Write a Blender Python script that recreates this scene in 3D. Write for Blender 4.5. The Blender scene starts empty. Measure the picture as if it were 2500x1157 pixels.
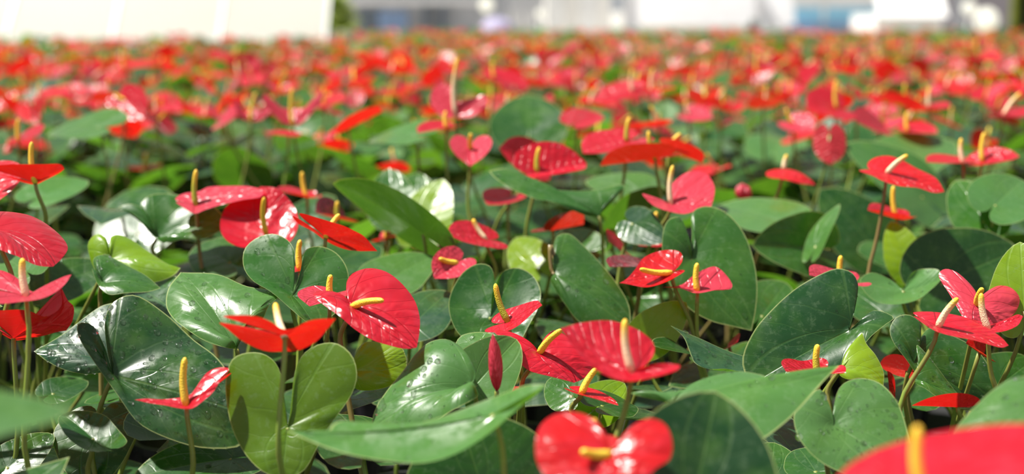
import bpy, math, random
import numpy as np
random.seed(7); RNG = np.random.default_rng(7)
C = bpy.context.scene.collection
PI = math.pi
R = math.radians

# ------------------------------------------------------------------ camera, light, exposure
W, H_PX, F = 2500, 1157, 50 / 36 * 2500
CAM_Z, HORIZON = 0.80, 8.0
PITCH = math.atan((H_PX / 2 - HORIZON) / F)
sc = bpy.context.scene
cam_d = bpy.data.cameras.new('camera'); cam = bpy.data.objects.new('camera', cam_d); C.objects.link(cam)
cam.location = (0, 0, CAM_Z); cam.rotation_euler = (PI / 2 - PITCH, 0, 0)
cam_d.lens = 50; cam_d.sensor_width = 36; cam_d.sensor_fit = 'HORIZONTAL'; cam_d.clip_start = 0.05; cam_d.clip_end = 400
cam_d.dof.use_dof = True; cam_d.dof.focus_distance = 1.58; cam_d.dof.aperture_fstop = 2.8; cam_d.dof.aperture_blades = 0
sc.camera = cam
world = bpy.data.worlds.new('sky'); sc.world = world; world.use_nodes = True
bg = world.node_tree.nodes['Background']; bg.inputs[0].default_value = (0.93, 0.97, 1.0, 1); bg.inputs[1].default_value = 0.38
sun_d = bpy.data.lights.new('sun_offscreen', 'SUN'); sun = bpy.data.objects.new('sun_offscreen', sun_d); C.objects.link(sun)
sun_d.energy = 8.0; sun_d.angle = R(1.5); sun_d.color = (1.0, 0.96, 0.88)
SUN_FROM = np.array([-0.42, 0.05, 0.90])
from mathutils import Vector, Matrix
sun.rotation_euler = Vector(tuple(SUN_FROM)).to_track_quat('Z', 'Y').to_euler(); sun.location = (-4, 3, 8)
sc.view_settings.view_transform = 'Standard'; sc.view_settings.look = 'None'
sc.view_settings.exposure = 0.25; sc.view_settings.gamma = 1.0; sc.view_settings.use_curve_mapping = False

FWD = np.array([0, math.cos(PITCH), -math.sin(PITCH)]); UPC = np.array([0, math.sin(PITCH), math.cos(PITCH)]); RIGHT = np.array([1., 0, 0])
CAM = np.array([0, 0, CAM_Z])
def at(u, v, d):
    return CAM + d * (FWD + (u - W / 2) / F * RIGHT - (v - H_PX / 2) / F * UPC)
def project(p):
    q = np.asarray(p) - CAM; d = q @ FWD
    return W / 2 + F * (q @ RIGHT) / d, H_PX / 2 - F * (q @ UPC) / d, d

# ------------------------------------------------------------------ materials
def mat(name, build):
    m = bpy.data.materials.new(name); m.use_nodes = True
    nt = m.node_tree; nt.nodes.clear(); out = nt.nodes.new('ShaderNodeOutputMaterial')
    def N(t, **kw):
        n = nt.nodes.new(t)
        for k, v in kw.items():
            if k.startswith('_'): setattr(n, k[1:], v)
        return n
    def L(a, b): nt.links.new(a, b)
    s = build(nt, N, L); L(s, out.inputs['Surface'])
    return m
def M1(nt, op, a, b=None, c=None, clamp=False):
    n = nt.nodes.new('ShaderNodeMath'); n.operation = op; n.use_clamp = clamp
    for i, v in enumerate((a, b, c)):
        if v is None: continue
        if isinstance(v, (int, float)): n.inputs[i].default_value = v
        else: nt.links.new(v, n.inputs[i])
    return n.outputs[0]
def mixc(nt, fac, a, b, mode='MIX'):
    n = nt.nodes.new('ShaderNodeMix'); n.data_type = 'RGBA'; n.blend_type = mode
    for s, v in ((n.inputs[0], fac), (n.inputs[6], a), (n.inputs[7], b)):
        if isinstance(v, (int, float)): s.default_value = v
        elif isinstance(v, tuple): s.default_value = (*v, 1) if len(v) == 3 else v
        else: nt.links.new(v, s)
    return n.outputs[2]
def noise(nt, vec, scale, detail=2.0, rough=0.5):
    n = nt.nodes.new('ShaderNodeTexNoise'); n.inputs['Scale'].default_value = scale; n.inputs['Detail'].default_value = detail; n.inputs['Roughness'].default_value = rough
    if vec is not None: nt.links.new(vec, n.inputs['Vector'])
    return n.outputs['Fac']
def ramp(nt, v, lo, hi):
    n = nt.nodes.new('ShaderNodeMapRange'); n.interpolation_type = 'SMOOTHSTEP'; n.inputs['From Min'].default_value = lo; n.inputs['From Max'].default_value = hi
    nt.links.new(v, n.inputs['Value']); return n.outputs['Result']
def veins(nt, N, L, freq, fwd):
    uv = N('ShaderNodeUVMap'); uv.uv_map = 'shape'
    sp = N('ShaderNodeSeparateXYZ'); L(uv.outputs[0], sp.inputs[0]); x, y = sp.outputs[0], sp.outputs[1]
    ay = M1(nt, 'ABSOLUTE', y)
    jit = M1(nt, 'MULTIPLY', noise(nt, uv.outputs[0], 4.0, 1), 0.10)
    ph = M1(nt, 'SUBTRACT', M1(nt, 'ADD', x, jit), M1(nt, 'MULTIPLY', ay, fwd))
    pp = M1(nt, 'PINGPONG', M1(nt, 'MULTIPLY', ph, freq), 0.5)          # 0 at a side vein, 0.5 between
    side = M1(nt, 'SUBTRACT', 1.0, ramp(nt, pp, 0.0, 0.05))
    mid = M1(nt, 'SUBTRACT', 1.0, ramp(nt, ay, 0.004, 0.016))
    # basal veins: rings of constant angle round the attachment
    an = M1(nt, 'ARCTAN2', ay, M1(nt, 'ADD', x, 0.02))
    bas = M1(nt, 'SUBTRACT', 1.0, ramp(nt, M1(nt, 'ABSOLUTE', M1(nt, 'SUBTRACT', an, M1(nt, 'ADD', 0.62, M1(nt, 'MULTIPLY', x, -0.55)))), 0.004, 0.03))
    bas2 = M1(nt, 'SUBTRACT', 1.0, ramp(nt, M1(nt, 'ABSOLUTE', M1(nt, 'SUBTRACT', an, 1.95)), 0.01, 0.05))
    line = M1(nt, 'MAXIMUM', M1(nt, 'MAXIMUM', mid, M1(nt, 'MULTIPLY', side, 0.32)), M1(nt, 'MULTIPLY', M1(nt, 'MAXIMUM', bas, bas2), 0.7))
    return uv.outputs[0], x, ay, pp, line
def rim_uv(nt, N, L):
    uv = N('ShaderNodeUVMap'); uv.uv_map = 'rim'; sp = N('ShaderNodeSeparateXYZ'); L(uv.outputs[0], sp.inputs[0]); return sp.outputs[0]

def build_leaf(nt, N, L):
    uv, x, ay, pp, line = veins(nt, N, L, 5.0, 0.55); s = rim_uv(nt, N, L)
    oi = N('ShaderNodeObjectInfo'); geo = N('ShaderNodeNewGeometry'); tc = N('ShaderNodeTexCoord')
    base = oi.outputs['Color']
    blot = noise(nt, tc.outputs['Object'], 22.0, 3)
    c = mixc(nt, M1(nt, 'MULTIPLY', ramp(nt, blot, 0.38, 0.72), 0.30), base, (0.10, 0.22, 0.03))
    resid = noise(nt, tc.outputs['Object'], 130.0, 4, 0.7)
    c = mixc(nt, M1(nt, 'MULTIPLY', ramp(nt, resid, 0.52, 0.68), 0.14), c, (0.24, 0.35, 0.22))
    c = mixc(nt, M1(nt, 'MULTIPLY', line, 0.20), c, (0.16, 0.30, 0.08))
    c = mixc(nt, M1(nt, 'MULTIPLY', ramp(nt, s, 0.978, 0.995), 0.6), c, (0.42, 0.48, 0.20))
    under = mixc(nt, 0.4, c, (0.10, 0.22, 0.05))
    col = mixc(nt, geo.outputs['Backfacing'], c, under)
    wet = noise(nt, tc.outputs['Object'], 34.0, 3, 0.6)
    ro = N('ShaderNodeMapRange'); L(ramp(nt, wet, 0.46, 0.60), ro.inputs['Value']); ro.inputs['To Min'].default_value = 0.36; ro.inputs['To Max'].default_value = 0.17
    h = M1(nt, 'ADD', M1(nt, 'MULTIPLY', line, -0.8), M1(nt, 'ADD', M1(nt, 'MULTIPLY', ramp(nt, pp, 0.0, 0.5), 0.45), M1(nt, 'MULTIPLY', noise(nt, tc.outputs['Object'], 120.0, 3), 0.5)))
    bp = N('ShaderNodeBump'); bp.inputs['Strength'].default_value = 0.3; bp.inputs['Distance'].default_value = 0.0014; L(h, bp.inputs['Height'])
    p = N('ShaderNodeBsdfPrincipled'); L(col, p.inputs['Base Color']); L(ro.outputs[0], p.inputs['Roughness']); L(bp.outputs[0], p.inputs['Normal'])
    p.inputs['Specular IOR Level'].default_value = 0.48
    t = N('ShaderNodeBsdfTranslucent'); L(mixc(nt, 1.0, col, (1.9, 2.0, 0.45), 'MULTIPLY'), t.inputs['Color'])
    m = N('ShaderNodeMixShader'); m.inputs[0].default_value = 0.32; L(p.outputs[0], m.inputs[1]); L(t.outputs[0], m.inputs[2])
    return m.outputs[0]
def build_spathe(nt, N, L):
    uv, x, ay, pp, line = veins(nt, N, L, 6.5, 0.45); s = rim_uv(nt, N, L)
    oi = N('ShaderNodeObjectInfo'); geo = N('ShaderNodeNewGeometry'); tc = N('ShaderNodeTexCoord')
    base = oi.outputs['Color']
    blot = noise(nt, uv, 3.5, 2)
    c = mixc(nt, M1(nt, 'MULTIPLY', ramp(nt, blot, 0.4, 0.8), 0.35), base, (0.72, 0.05, 0.10))
    c = mixc(nt, M1(nt, 'MULTIPLY', line, 0.25), c, (0.45, 0.0, 0.01))
    under = mixc(nt, 0.5, c, (0.60, 0.03, 0.02))
    col = mixc(nt, geo.outputs['Backfacing'], c, under)
    q = N('ShaderNodeTexVoronoi'); q.feature = 'SMOOTH_F1'; q.inputs['Scale'].default_value = 7.5; q.inputs['Smoothness'].default_value = 0.6
    wv = N('ShaderNodeVectorMath'); wv.operation = 'MULTIPLY_ADD'; nz = N('ShaderNodeTexNoise'); nz.inputs['Scale'].default_value = 5.0; L(uv, nz.inputs['Vector']); L(nz.outputs['Color'], wv.inputs[0]); wv.inputs[1].default_value = (.22, .22, 0); L(uv, wv.inputs[2]); L(wv.outputs[0], q.inputs['Vector'])
    h = M1(nt, 'ADD', M1(nt, 'MULTIPLY', line, -0.7), M1(nt, 'ADD', M1(nt, 'MULTIPLY', ramp(nt, pp, 0.0, 0.5), 0.14), M1(nt, 'MULTIPLY', q.outputs['Distance'], -0.85)))
    bp = N('ShaderNodeBump'); bp.inputs['Strength'].default_value = 0.65; bp.inputs['Distance'].default_value = 0.0028; L(h, bp.inputs['Height'])
    p = N('ShaderNodeBsdfPrincipled'); L(col, p.inputs['Base Color']); p.inputs['Roughness'].default_value = 0.28; L(bp.outputs[0], p.inputs['Normal'])
    p.inputs['Specular IOR Level'].default_value = 0.6
    t = N('ShaderNodeBsdfTranslucent'); L(mixc(nt, 1.0, col, (1.15, 0.6, 0.35), 'MULTIPLY'), t.inputs['Color'])
    m = N('ShaderNodeMixShader'); m.inputs[0].default_value = 0.42; L(p.outputs[0], m.inputs[1]); L(t.outputs[0], m.inputs[2])
    return m.outputs[0]
def build_spadix(nt, N, L):
    s = rim_uv(nt, N, L); oi = N('ShaderNodeObjectInfo'); tc = N('ShaderNodeTexCoord')
    c = mixc(nt, ramp(nt, s, 0.25, 0.80), oi.outputs['Color'], (0.90, 0.54, 0.035))
    v = N('ShaderNodeTexVoronoi'); v.inputs['Scale'].default_value = 700.0; L(tc.outputs['Object'], v.inputs['Vector'])
    bp = N('ShaderNodeBump'); bp.inputs['Strength'].default_value = 0.6; bp.inputs['Distance'].default_value = 0.0008; L(v.outputs['Distance'], bp.inputs['Height'])
    p = N('ShaderNodeBsdfPrincipled'); L(c, p.inputs['Base Color']); p.inputs['Roughness'].default_value = 0.5; L(bp.outputs[0], p.inputs['Normal'])
    p.inputs['Subsurface Weight'].default_value = 0.0
    return p.outputs[0]
def plain(col, rough=0.5, spec=0.5, var=None, scale=8.0, trans=None):
    def b(nt, N, L):
        p = N('ShaderNodeBsdfPrincipled'); p.inputs['Roughness'].default_value = rough; p.inputs['Specular IOR Level'].default_value = spec
        tc = N('ShaderNodeTexCoord')
        c = mixc(nt, ramp(nt, noise(nt, tc.outputs['Object'], scale, 4), 0.3, 0.7), col, var if var else tuple(0.85 * x for x in col))
        L(c, p.inputs['Base Color'])
        if trans:
            t = N('ShaderNodeBsdfTranslucent'); t.inputs['Color'].default_value = (*trans, 1)
            m = N('ShaderNodeMixShader'); m.inputs[0].default_value = 0.7; L(p.outputs[0], m.inputs[1]); L(t.outputs[0], m.inputs[2]); return m.outputs[0]
        return p.outputs[0]
    return b
def build_stem(nt, N, L):
    oi = N('ShaderNodeObjectInfo'); tc = N('ShaderNodeTexCoord')
    c = mixc(nt, ramp(nt, noise(nt, tc.outputs['Object'], 30.0, 3), 0.35, 0.7), oi.outputs['Color'], (0.20, 0.16, 0.05))
    c = mixc(nt, 0.6, oi.outputs['Color'], c)
    p = N('ShaderNodeBsdfPrincipled'); L(c, p.inputs['Base Color']); p.inputs['Roughness'].default_value = 0.4; return p.outputs[0]
def build_drop(nt, N, L):
    g = N('ShaderNodeBsdfPrincipled'); g.inputs['Base Color'].default_value = (0.95, 1, 0.95, 1); g.inputs['Roughness'].default_value = 0.05
    g.inputs['IOR'].default_value = 1.33; g.inputs['Transmission Weight'].default_value = 1.0
    t = N('ShaderNodeBsdfTransparent'); m = N('ShaderNodeMixShader'); m.inputs[0].default_value = 0.7; L(t.outputs[0], m.inputs[1]); L(g.outputs[0], m.inputs[2]); return m.outputs[0]
MT = dict(leaf=mat('leaf_green', build_leaf), spathe=mat('spathe_red', build_spathe), spadix=mat('spadix_yellow', build_spadix), stem=mat('stem_green', build_stem),
          drop=mat('water', build_drop), pot=mat('black_plastic', plain((0.030, 0.028, 0.034), 0.35)), soil=mat('peat', plain((0.035, 0.024, 0.018), 0.9, 0.2, (0.01, 0.007, 0.005), 60)),
          mat=mat('ground_mat', plain((0.030, 0.030, 0.032), 0.8, 0.2)), concrete=mat('concrete', plain((0.45, 0.44, 0.42), 0.8, 0.2, (0.34, 0.33, 0.31), 0.6)),
          sheet=mat('white_sheeting', plain((0.92, 0.91, 0.86), 0.5, 0.3, (0.88, 0.87, 0.79), 0.5, trans=(0.97, 0.96, 0.91))), canvas=mat('white_canvas', plain((0.92, 0.92, 0.94), 0.6, 0.2, trans=(0.95, 0.95, 0.97))),
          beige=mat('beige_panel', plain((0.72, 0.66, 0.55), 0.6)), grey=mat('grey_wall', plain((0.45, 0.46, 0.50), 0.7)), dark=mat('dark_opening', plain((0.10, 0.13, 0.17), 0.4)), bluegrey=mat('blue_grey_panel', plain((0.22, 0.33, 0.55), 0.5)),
          cyan=mat('light_blue_paint', plain((0.30, 0.64, 0.86), 0.35)), cream=mat('cream_panel', plain((0.85, 0.83, 0.80), 0.5)), white=mat('white_paint', plain((0.88, 0.88, 0.88), 0.5)), silver=mat('pale_metal', plain((0.75, 0.74, 0.75), 0.4)),
          bark=mat('bark', plain((0.030, 0.040, 0.022), 0.9, 0.2, (0.02, 0.02, 0.012), 6)), bark_olive=mat('olive_bark', plain((0.22, 0.24, 0.03), 0.9, 0.2, (0.12, 0.15, 0.02), 6)), bush=mat('bush_green', plain((0.10, 0.20, 0.04), 0.7, 0.2, (0.05, 0.10, 0.03), 20)),
          tyre=mat('tyre_rubber', plain((0.02, 0.02, 0.02), 0.8)), glass=mat('window_glass', plain((0.35, 0.50, 0.62), 0.1)), mauve=mat('mauve_cloth', plain((0.36, 0.33, 0.50), 0.7)), globe=mat('white_globe', plain((0.95, 0.95, 0.90), 0.3, trans=(1.0, 1.0, 0.95))))

# ------------------------------------------------------------------ mesh helpers
def mesh(name, v, f, m, uvs=None, smooth=True, midx=None):
    me = bpy.data.meshes.new(name); me.from_pydata([tuple(p) for p in v], [], [tuple(q) for q in f])
    for mm in (m if isinstance(m, (list, tuple)) else [m]): me.materials.append(mm)
    if uvs is not None:
        li = np.empty(len(me.loops), dtype=np.int32); me.loops.foreach_get('vertex_index', li)
        for nm, a in uvs.items():
            l = me.uv_layers.new(name=nm); l.data.foreach_set('uv', np.asarray(a, dtype=np.float32)[li].ravel())
    if smooth: me.polygons.foreach_set('use_smooth', np.ones(len(me.polygons), dtype=bool))
    if midx is not None: me.polygons.foreach_set('material_index', np.asarray(midx, dtype=np.int32))
    me.update(); return me
def link(name, data, parent=None, loc=(0, 0, 0), color=None):
    o = bpy.data.objects.new(name, data); C.objects.link(o); o.parent = parent; o.location = tuple(float(x) for x in loc)
    if color is not None: o.color = (*color, 1)
    if data is None: o.empty_display_size = 0.05
    return o
def tag(o, label, cat, group=None, kind=None):
    if label: o['label'] = label
    if cat: o['category'] = cat
    if group: o['group'] = group
    if kind: o['kind'] = kind
    return o
def nrm(a): a = np.asarray(a, float); return a / (np.linalg.norm(a) + 1e-12)

# outline of a blade, radius by angle from the tip direction (degrees, tip distance = 1)
OUT_LEAF = [(0, 1.0), (5, .955), (12, .87), (24, .735), (40, .60), (60, .515), (85, .455), (110, .425), (132, .42), (152, .405), (166, .34), (174, .22), (180, .07)]
OUT_SPATHE = [(0, 1.0), (4, .965), (9, .925), (20, .865), (35, .765), (55, .645), (80, .545), (105, .505), (128, .50), (148, .475), (163, .39), (173, .23), (180, .06)]
OUT_ROUND = [(0, 1.0), (6, .95), (14, .88), (28, .77), (45, .66), (65, .575), (88, .53), (110, .53), (132, .56), (152, .57), (166, .49), (174, .32), (180, .08)]
def outline(ctrl, th):
    a = np.array([c[0] for c in ctrl], float); r = np.array([c[1] for c in ctrl], float); t = np.abs(np.degrees(th))
    m = np.gradient(r, a); i = np.clip(np.searchsorted(a, t, side='right') - 1, 0, len(a) - 2); h = a[i + 1] - a[i]; u = (t - a[i]) / h
    return (2*u**3 - 3*u**2 + 1) * r[i] + (u**3 - 2*u**2 + u) * h * m[i] + (-2*u**3 + 3*u**2) * r[i+1] + (u**3 - u**2) * h * m[i+1]
def arc(t, phi, k):
    """walk t along a line that starts at slope angle phi and bends by k per unit"""
    k = np.where(np.abs(k) < 1e-4, 1e-4, k)
    return (np.sin(phi + k * t) - np.sin(phi)) / k, (np.cos(phi) - np.cos(phi + k * t)) / k
def blade(ctrl, nth, nr, w=1.0, pl=0., pr=0., kl=0., kr=0., cf=0., cb=0., wave=0., nw=3, ph=0., back=1.0):
    """a heart blade with its attachment at the origin, the tip on +x at distance 1, the upper side +z"""
    th = np.concatenate([-PI + (np.linspace(0, 1, nth // 2 + 1) ** 1.0) * PI, (np.linspace(0, 1, nth // 2 + 1) * PI)[1:]])
    r = outline(ctrl, th); n = len(th); s = np.linspace(0, 1, nr + 1)[1:] ** 0.85
    S, T = np.meshgrid(s, th, indexing='ij'); X = (S * r * np.cos(T)).ravel(); Y = (S * r * np.sin(T)).ravel() * w; Sf, Tf = S.ravel(), T.ravel()
    X = np.concatenate([[0.], X]); Y = np.concatenate([[0.], Y]); Sf = np.concatenate([[0.], Sf]); Tf = np.concatenate([[0.], Tf])
    uv = np.stack([X, Y], 1); X = np.where(X < 0, X * back, X)
    t = np.abs(Y); left = Y >= 0
    y2, z2 = arc(t, np.where(left, R(pl), R(pr)), np.where(left, kl, kr)); y2 = np.where(left, y2, -y2)
    z2 = z2 + wave * Sf ** 2 * np.sin(nw * Tf + ph) * np.minimum(1, np.abs(Y) * 4 + 0.0)
    c = np.where(X >= 0, cf, cb); c = np.where(np.abs(c) < 1e-4, 1e-4, c); a = c * np.abs(X)
    Xc = np.where(X >= 0, np.sin(a) / c, -np.sin(a) / c); Zc = np.where(X >= 0, -(1 - np.cos(a)) / c, (1 - np.cos(a)) / c)
    P = np.stack([Xc + z2 * np.sin(a), y2, Zc + z2 * np.cos(a)], 1)
    tip = np.array([math.sin(cf) / cf, -(1 - math.cos(cf)) / cf]) if abs(cf) > 1e-4 else np.array([1., 0]); L = np.hypot(*tip); ca, sa = tip[0] / L, tip[1] / L
    P = np.stack([(P[:, 0] * ca + P[:, 2] * sa) / L, P[:, 1] / L, (-P[:, 0] * sa + P[:, 2] * ca) / L], 1)
    f = [(0, 1 + j, 2 + j) for j in range(n - 1)]
    for i in range(nr - 1):
        b = 1 + i * n
        f += [(b + j, b + n + j, b + n + j + 1, b + j + 1) for j in range(n - 1)]
    return P, f, {'shape': uv, 'rim': np.stack([Sf, Tf / PI], 1)}
def spline(P, n):
    P = np.asarray(P, float); t = np.concatenate([[0], np.cumsum(np.sqrt(np.linalg.norm(np.diff(P, axis=0), axis=1)) + 1e-6)]); m = np.gradient(P, t, axis=0)
    q = np.linspace(0, t[-1], n); i = np.clip(np.searchsorted(t, q, side='right') - 1, 0, len(t) - 2); h = (t[i + 1] - t[i])[:, None]; u = ((q - t[i]) / (t[i + 1] - t[i]))[:, None]
    return (2*u**3 - 3*u**2 + 1) * P[i] + (u**3 - 2*u**2 + u) * h * m[i] + (-2*u**3 + 3*u**2) * P[i+1] + (u**3 - u**2) * h * m[i+1]
def rim_blade(tip, left, right, ctrl, nth, nr, bulge=.006, seed=0.):
    """a blade spanned between its attachment (the origin) and a rim that runs tip - left lobe - notch and tip - right lobe - notch, all in metres"""
    n2 = nth // 2 + 1
    lc = spline([tip] + left + [np.asarray(left[-1]) * .08], n2); rc = spline([tip] + right + [np.asarray(right[-1]) * .08], n2)
    rim = np.concatenate([rc[::-1], lc[1:]]); th = np.linspace(-PI, PI, len(rim)); n = len(rim); s = np.linspace(0, 1, nr + 1)[1:] ** 0.85
    tg = np.gradient(rim, axis=0); nl = np.cross(rim, tg); mean = nrm(nl.sum(0)); nl = nl / (np.linalg.norm(nl, axis=1)[:, None] + 1e-9)
    for _ in range(4): nl[1:-1] = (nl[:-2] + nl[1:-1] * 2 + nl[2:]) / 4
    nl = nl + mean; nl /= np.linalg.norm(nl, axis=1)[:, None] + 1e-9
    r = outline(ctrl, th); Ls = np.linalg.norm(rim, axis=1); V, uv, rm = [np.zeros(3)], [(0., 0.)], [(0., 0.)]
    for q in s:
        off = bulge * (4 * q * (1 - q) * (1 - .0) - .15 * q * q) + .0012 * q * np.sin(5 * th + seed) * (Ls / (Ls.max() + 1e-9)) * q
        V.extend(rim * q + nl * np.reshape(off * np.minimum(1, Ls / .03), (-1, 1))); uv.extend(zip(q * r * np.cos(th), q * r * np.sin(th))); rm.extend((q, t / PI) for t in th)
    f = [(0, 1 + j, 2 + j) for j in range(n - 1)]
    for i in range(nr - 1):
        b = 1 + i * n; f += [(b + j, b + n + j, b + n + j + 1, b + j + 1) for j in range(n - 1)]
    return np.array(V), f, {'shape': np.array(uv), 'rim': np.array(rm)}, mean
def frame(axis, up):
    ex = nrm(axis); ez = np.asarray(up, float); ez = nrm(ez - ex * (ez @ ex)); return np.stack([ex, np.cross(ez, ex), ez], 1)
def tube(pts, radii, sides=6, cap=True):
    pts = np.asarray(pts, float); n = len(pts); v, f, s = [], [], []
    tg = np.gradient(pts, axis=0); ref = np.array([0.31, 0.85, 0.2])
    for i in range(n):
        t = nrm(tg[i]); a = nrm(np.cross(t, ref)); b = np.cross(t, a)
        for k in range(sides):
            q = 2 * PI * k / sides; v.append(pts[i] + radii[i] * (math.cos(q) * a + math.sin(q) * b)); s.append((i / (n - 1), k / sides))
    for i in range(n - 1):
        for k in range(sides):
            k2 = (k + 1) % sides; f.append((i * sides + k, i * sides + k2, (i + 1) * sides + k2, (i + 1) * sides + k))
    if cap: f.append(tuple(range(sides))[::-1]); f.append(tuple((n - 1) * sides + k for k in range(sides)))
    return v, f, s
def bez(p0, p1, p2, p3, n):
    t = np.linspace(0, 1, n)[:, None]; return (1-t)**3*p0 + 3*(1-t)**2*t*p1 + 3*(1-t)*t**2*p2 + t**3*p3
def spadix_geo(vec, r=0.0042, bend=0.06, seg=12, sides=10):
    vec = np.asarray(vec, float); L = np.linalg.norm(vec); side = nrm(np.cross(vec, [0.2, 0.9, 0.3])) * L * bend
    t = np.linspace(0, 1, seg); t = 1 - (1 - t) ** 1.7
    pts = np.array([vec * q + side * math.sin(PI * q) for q in t]); prof = r * np.where(t < 0.06, 0.75 + 4 * t, 1.0 - 0.28 * t) * np.sqrt(np.clip(1 - ((t - 0.88) / 0.121).clip(0, 1) ** 2, 0.02, 1))
    return tube(pts, prof, sides)
def spadix_mesh(vec, r=0.0042): v, f, s = spadix_geo(vec, r); return mesh('spadix', v, f, MT['spadix'], {'rim': s})
def stem_mesh(name, pts, r0, r1, sides=7):
    v, f, s = tube(pts, np.linspace(r0, r1, len(pts)), sides); return mesh(name, v, f, MT['stem'])

# ------------------------------------------------------------------ colours of the plants
REDS = {'red': (0.60, 0.008, 0.026), 'bright': (0.66, 0.009, 0.014), 'pink': (0.68, 0.050, 0.090), 'dark': (0.34, 0.004, 0.010), 'brown': (0.24, 0.022, 0.010), 'maroon': (0.15, 0.012, 0.022)}
GREENS = {'dark': (0.011, 0.054, 0.016), 'green': (0.016, 0.075, 0.014), 'mid': (0.027, 0.105, 0.016), 'light': (0.068, 0.175, 0.045), 'lime': (0.190, 0.310, 0.008), 'blue': (0.020, 0.068, 0.034), 'olive': (0.080, 0.165, 0.006)}
CREAM = (0.86, 0.66, 0.42); YEL = (0.86, 0.60, 0.05); LIMEY = (0.42, 0.42, 0.03)
STEM = (0.21, 0.28, 0.045); STEM_B = (0.20, 0.15, 0.05)

# ------------------------------------------------------------------ the setting: ground
def quad_obj(name, x0, x1, y0, y1, z, m):
    o = link(name, mesh(name, [(x0, y0, z), (x1, y0, z), (x1, y1, z), (x0, y1, z)], [(0, 1, 2, 3)], m, smooth=False)); o['kind'] = 'structure'; return o
quad_obj('floor', -80, 80, -20, 140, -0.02, MT['concrete'])
quad_obj('floor_ground_mat', -7.5, 7.5, -0.6, 16.5, 0.0, MT['mat'])

# ------------------------------------------------------------------ hero flowers and leaves, measured on the photograph
# base and tip in the photograph's pixels, d = depth of the base, L = real length base to tip (sg: -1 tip nearer, +1 farther),
# n = way the upper side faces (right, up, towards the camera), sp = spadix tip, stem = a point the stem passes
FL, LV = [], []
def fl(base, tip, d, n, L=.075, sg=-1, sp=None, sdd=0., stem=None, say=None, red='red', spc=None, **kw):
    FL.append(dict(base=base, tip=tip, d=d, n=n, L=L, sg=sg, sp=sp, sdd=sdd, stem=stem, say=say, red=red, spc=spc, kw=kw))
def lf(base, tip, d, n, L=.13, sg=-1, green='green', wet=0, stem=None, say=None, out=None, **kw):
    LV.append(dict(base=base, tip=tip, d=d, n=n, L=L, sg=sg, green=green, wet=wet, stem=stem, say=say, out=out, kw=kw))
def pf(base, d, tip, left, right, sp=None, sdd=0., stem=None, say=None, red='red', spc=None, bulge=.004):
    FL.append(dict(base=base, tip=tip[:2], d=d, n=(0, .7, .7), L=0, sg=1, sp=sp, sdd=sdd, stem=stem, say=say, red=red, spc=spc, kw={}, rim=(tip, left, right), bulge=bulge))
def plf(base, d, tip, left, right, green='green', wet=0, stem=None, say=None, bulge=.006):
    LV.append(dict(base=base, tip=tip[:2], d=d, n=(0, .7, .7), L=0, sg=1, green=green, wet=wet, stem=stem, say=say, out=None, kw={}, rim=(tip, left, right), bulge=bulge))
#@HEROES
pf((858,748),1.50,(1018,846,-4.2),[(1024,810,-1.4),(1025,775,0.0),(1010,725,2.8),(975,685,4.2),(935,660,5.6),(895,653,5.6),(860,665,4.9),(845,690,3.5),(850,715,2.1)],[(990,848,-4.2),(950,841,-4.2),(910,830,-4.2),(870,805,-3.5),(830,770,-2.8),(790,742,-1.4),(765,720,0.0),(775,709,1.4),(800,710,1.68),(830,728,1.12)],sp=(937,732),sdd=-.03,stem=(830,830),say='a quilted glossy red flower turned sideways above a yellow-green leaf',bulge=.006)
fl((806,722),(756,748),1.62,(0,1,.1),L=.06,sp=(808,668),sg=-1,say=None,red='pink',pl=15,pr=15)
pf((696,822),1.32,(820,777,-1.5),[(800,800,0),(770,835,1.5),(725,857,2.5),(697,857,2.8),(650,855,2.8),(590,832,2),(555,805,1),(536,786,0)],[(755,784,-2),(712,803,-.8),(690,803,-.8),(660,785,-2),(620,772,-2.5),(575,767,-2),(545,772,-1)],sp=(672,737),sdd=.03,stem=(690,1157),red='bright',say='a red butterfly-shaped flower seen from behind on a tall stem',spc=CREAM,bulge=.001)
pf((455,991),1.41,(328,978,0),[(355,982,-.5),(400,988,-1),(440,997,-1.5),(470,997,-1.5),(500,975,-1),(520,955,-.5),(540,925,0),(566,913,1.5)],[(360,972,.5),(400,973,1),(440,970,1),(462,965,1.5),(485,935,2.5),(503,908,3),(530,898,3),(560,903,2.5)],sp=(452,870),stem=(470,1157),red='red',say='a thin crumpled red flower and upright yellow spadix before a wet leaf',bulge=.001)
pf((-8,562),1.50,(130,648,-3.6),[(150,632,-1.2),(166,605,1.2),(152,575,3.6),(110,543,6.0),(60,522,7.2),(0,513,7.2),(-40,520,4.8),(-30,545,1.2)],[(80,642,-4.8),(35,622,-5.4),(-10,600,-4.8),(-45,580,-2.4),(-30,568,-0.6)],sp=(-20,600),stem=(30,700),say='a large quilted red flower over a cream and orange spadix',bulge=.006)
pf((64,724),1.40,(175,671,-1),[(150,678,0),(115,695,.5),(85,712,.7),(55,690,3),(25,668,4),(0,657,4),(-40,660,4),(-50,690,2)],[(160,690,-2),(130,715,-3),(95,732,-4),(40,738,-4.5),(-10,738,-4),(-50,720,-3),(-40,705,-1)],sp=(54,628),spc=CREAM,stem=(72,1157),say='a saucer-shaped red flower on two tall green stems',red='pink',bulge=.001)
pf((33,826),1.50,(162,806,0),[(125,815,.8),(80,824,1.5),(33,830,1.8),(0,812,1.5),(-30,790,.5)],[(178,780,-1),(180,748,-1.5),(165,735,-1.5),(148,702,-1),(150,742,-1.5),(115,772,-2),(65,758,-2.5),(20,757,-2.5),(-30,765,-1)],stem=(28,1157),red='red',say='a red flower seen from below with one crumpled edge',bulge=.001)
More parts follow.
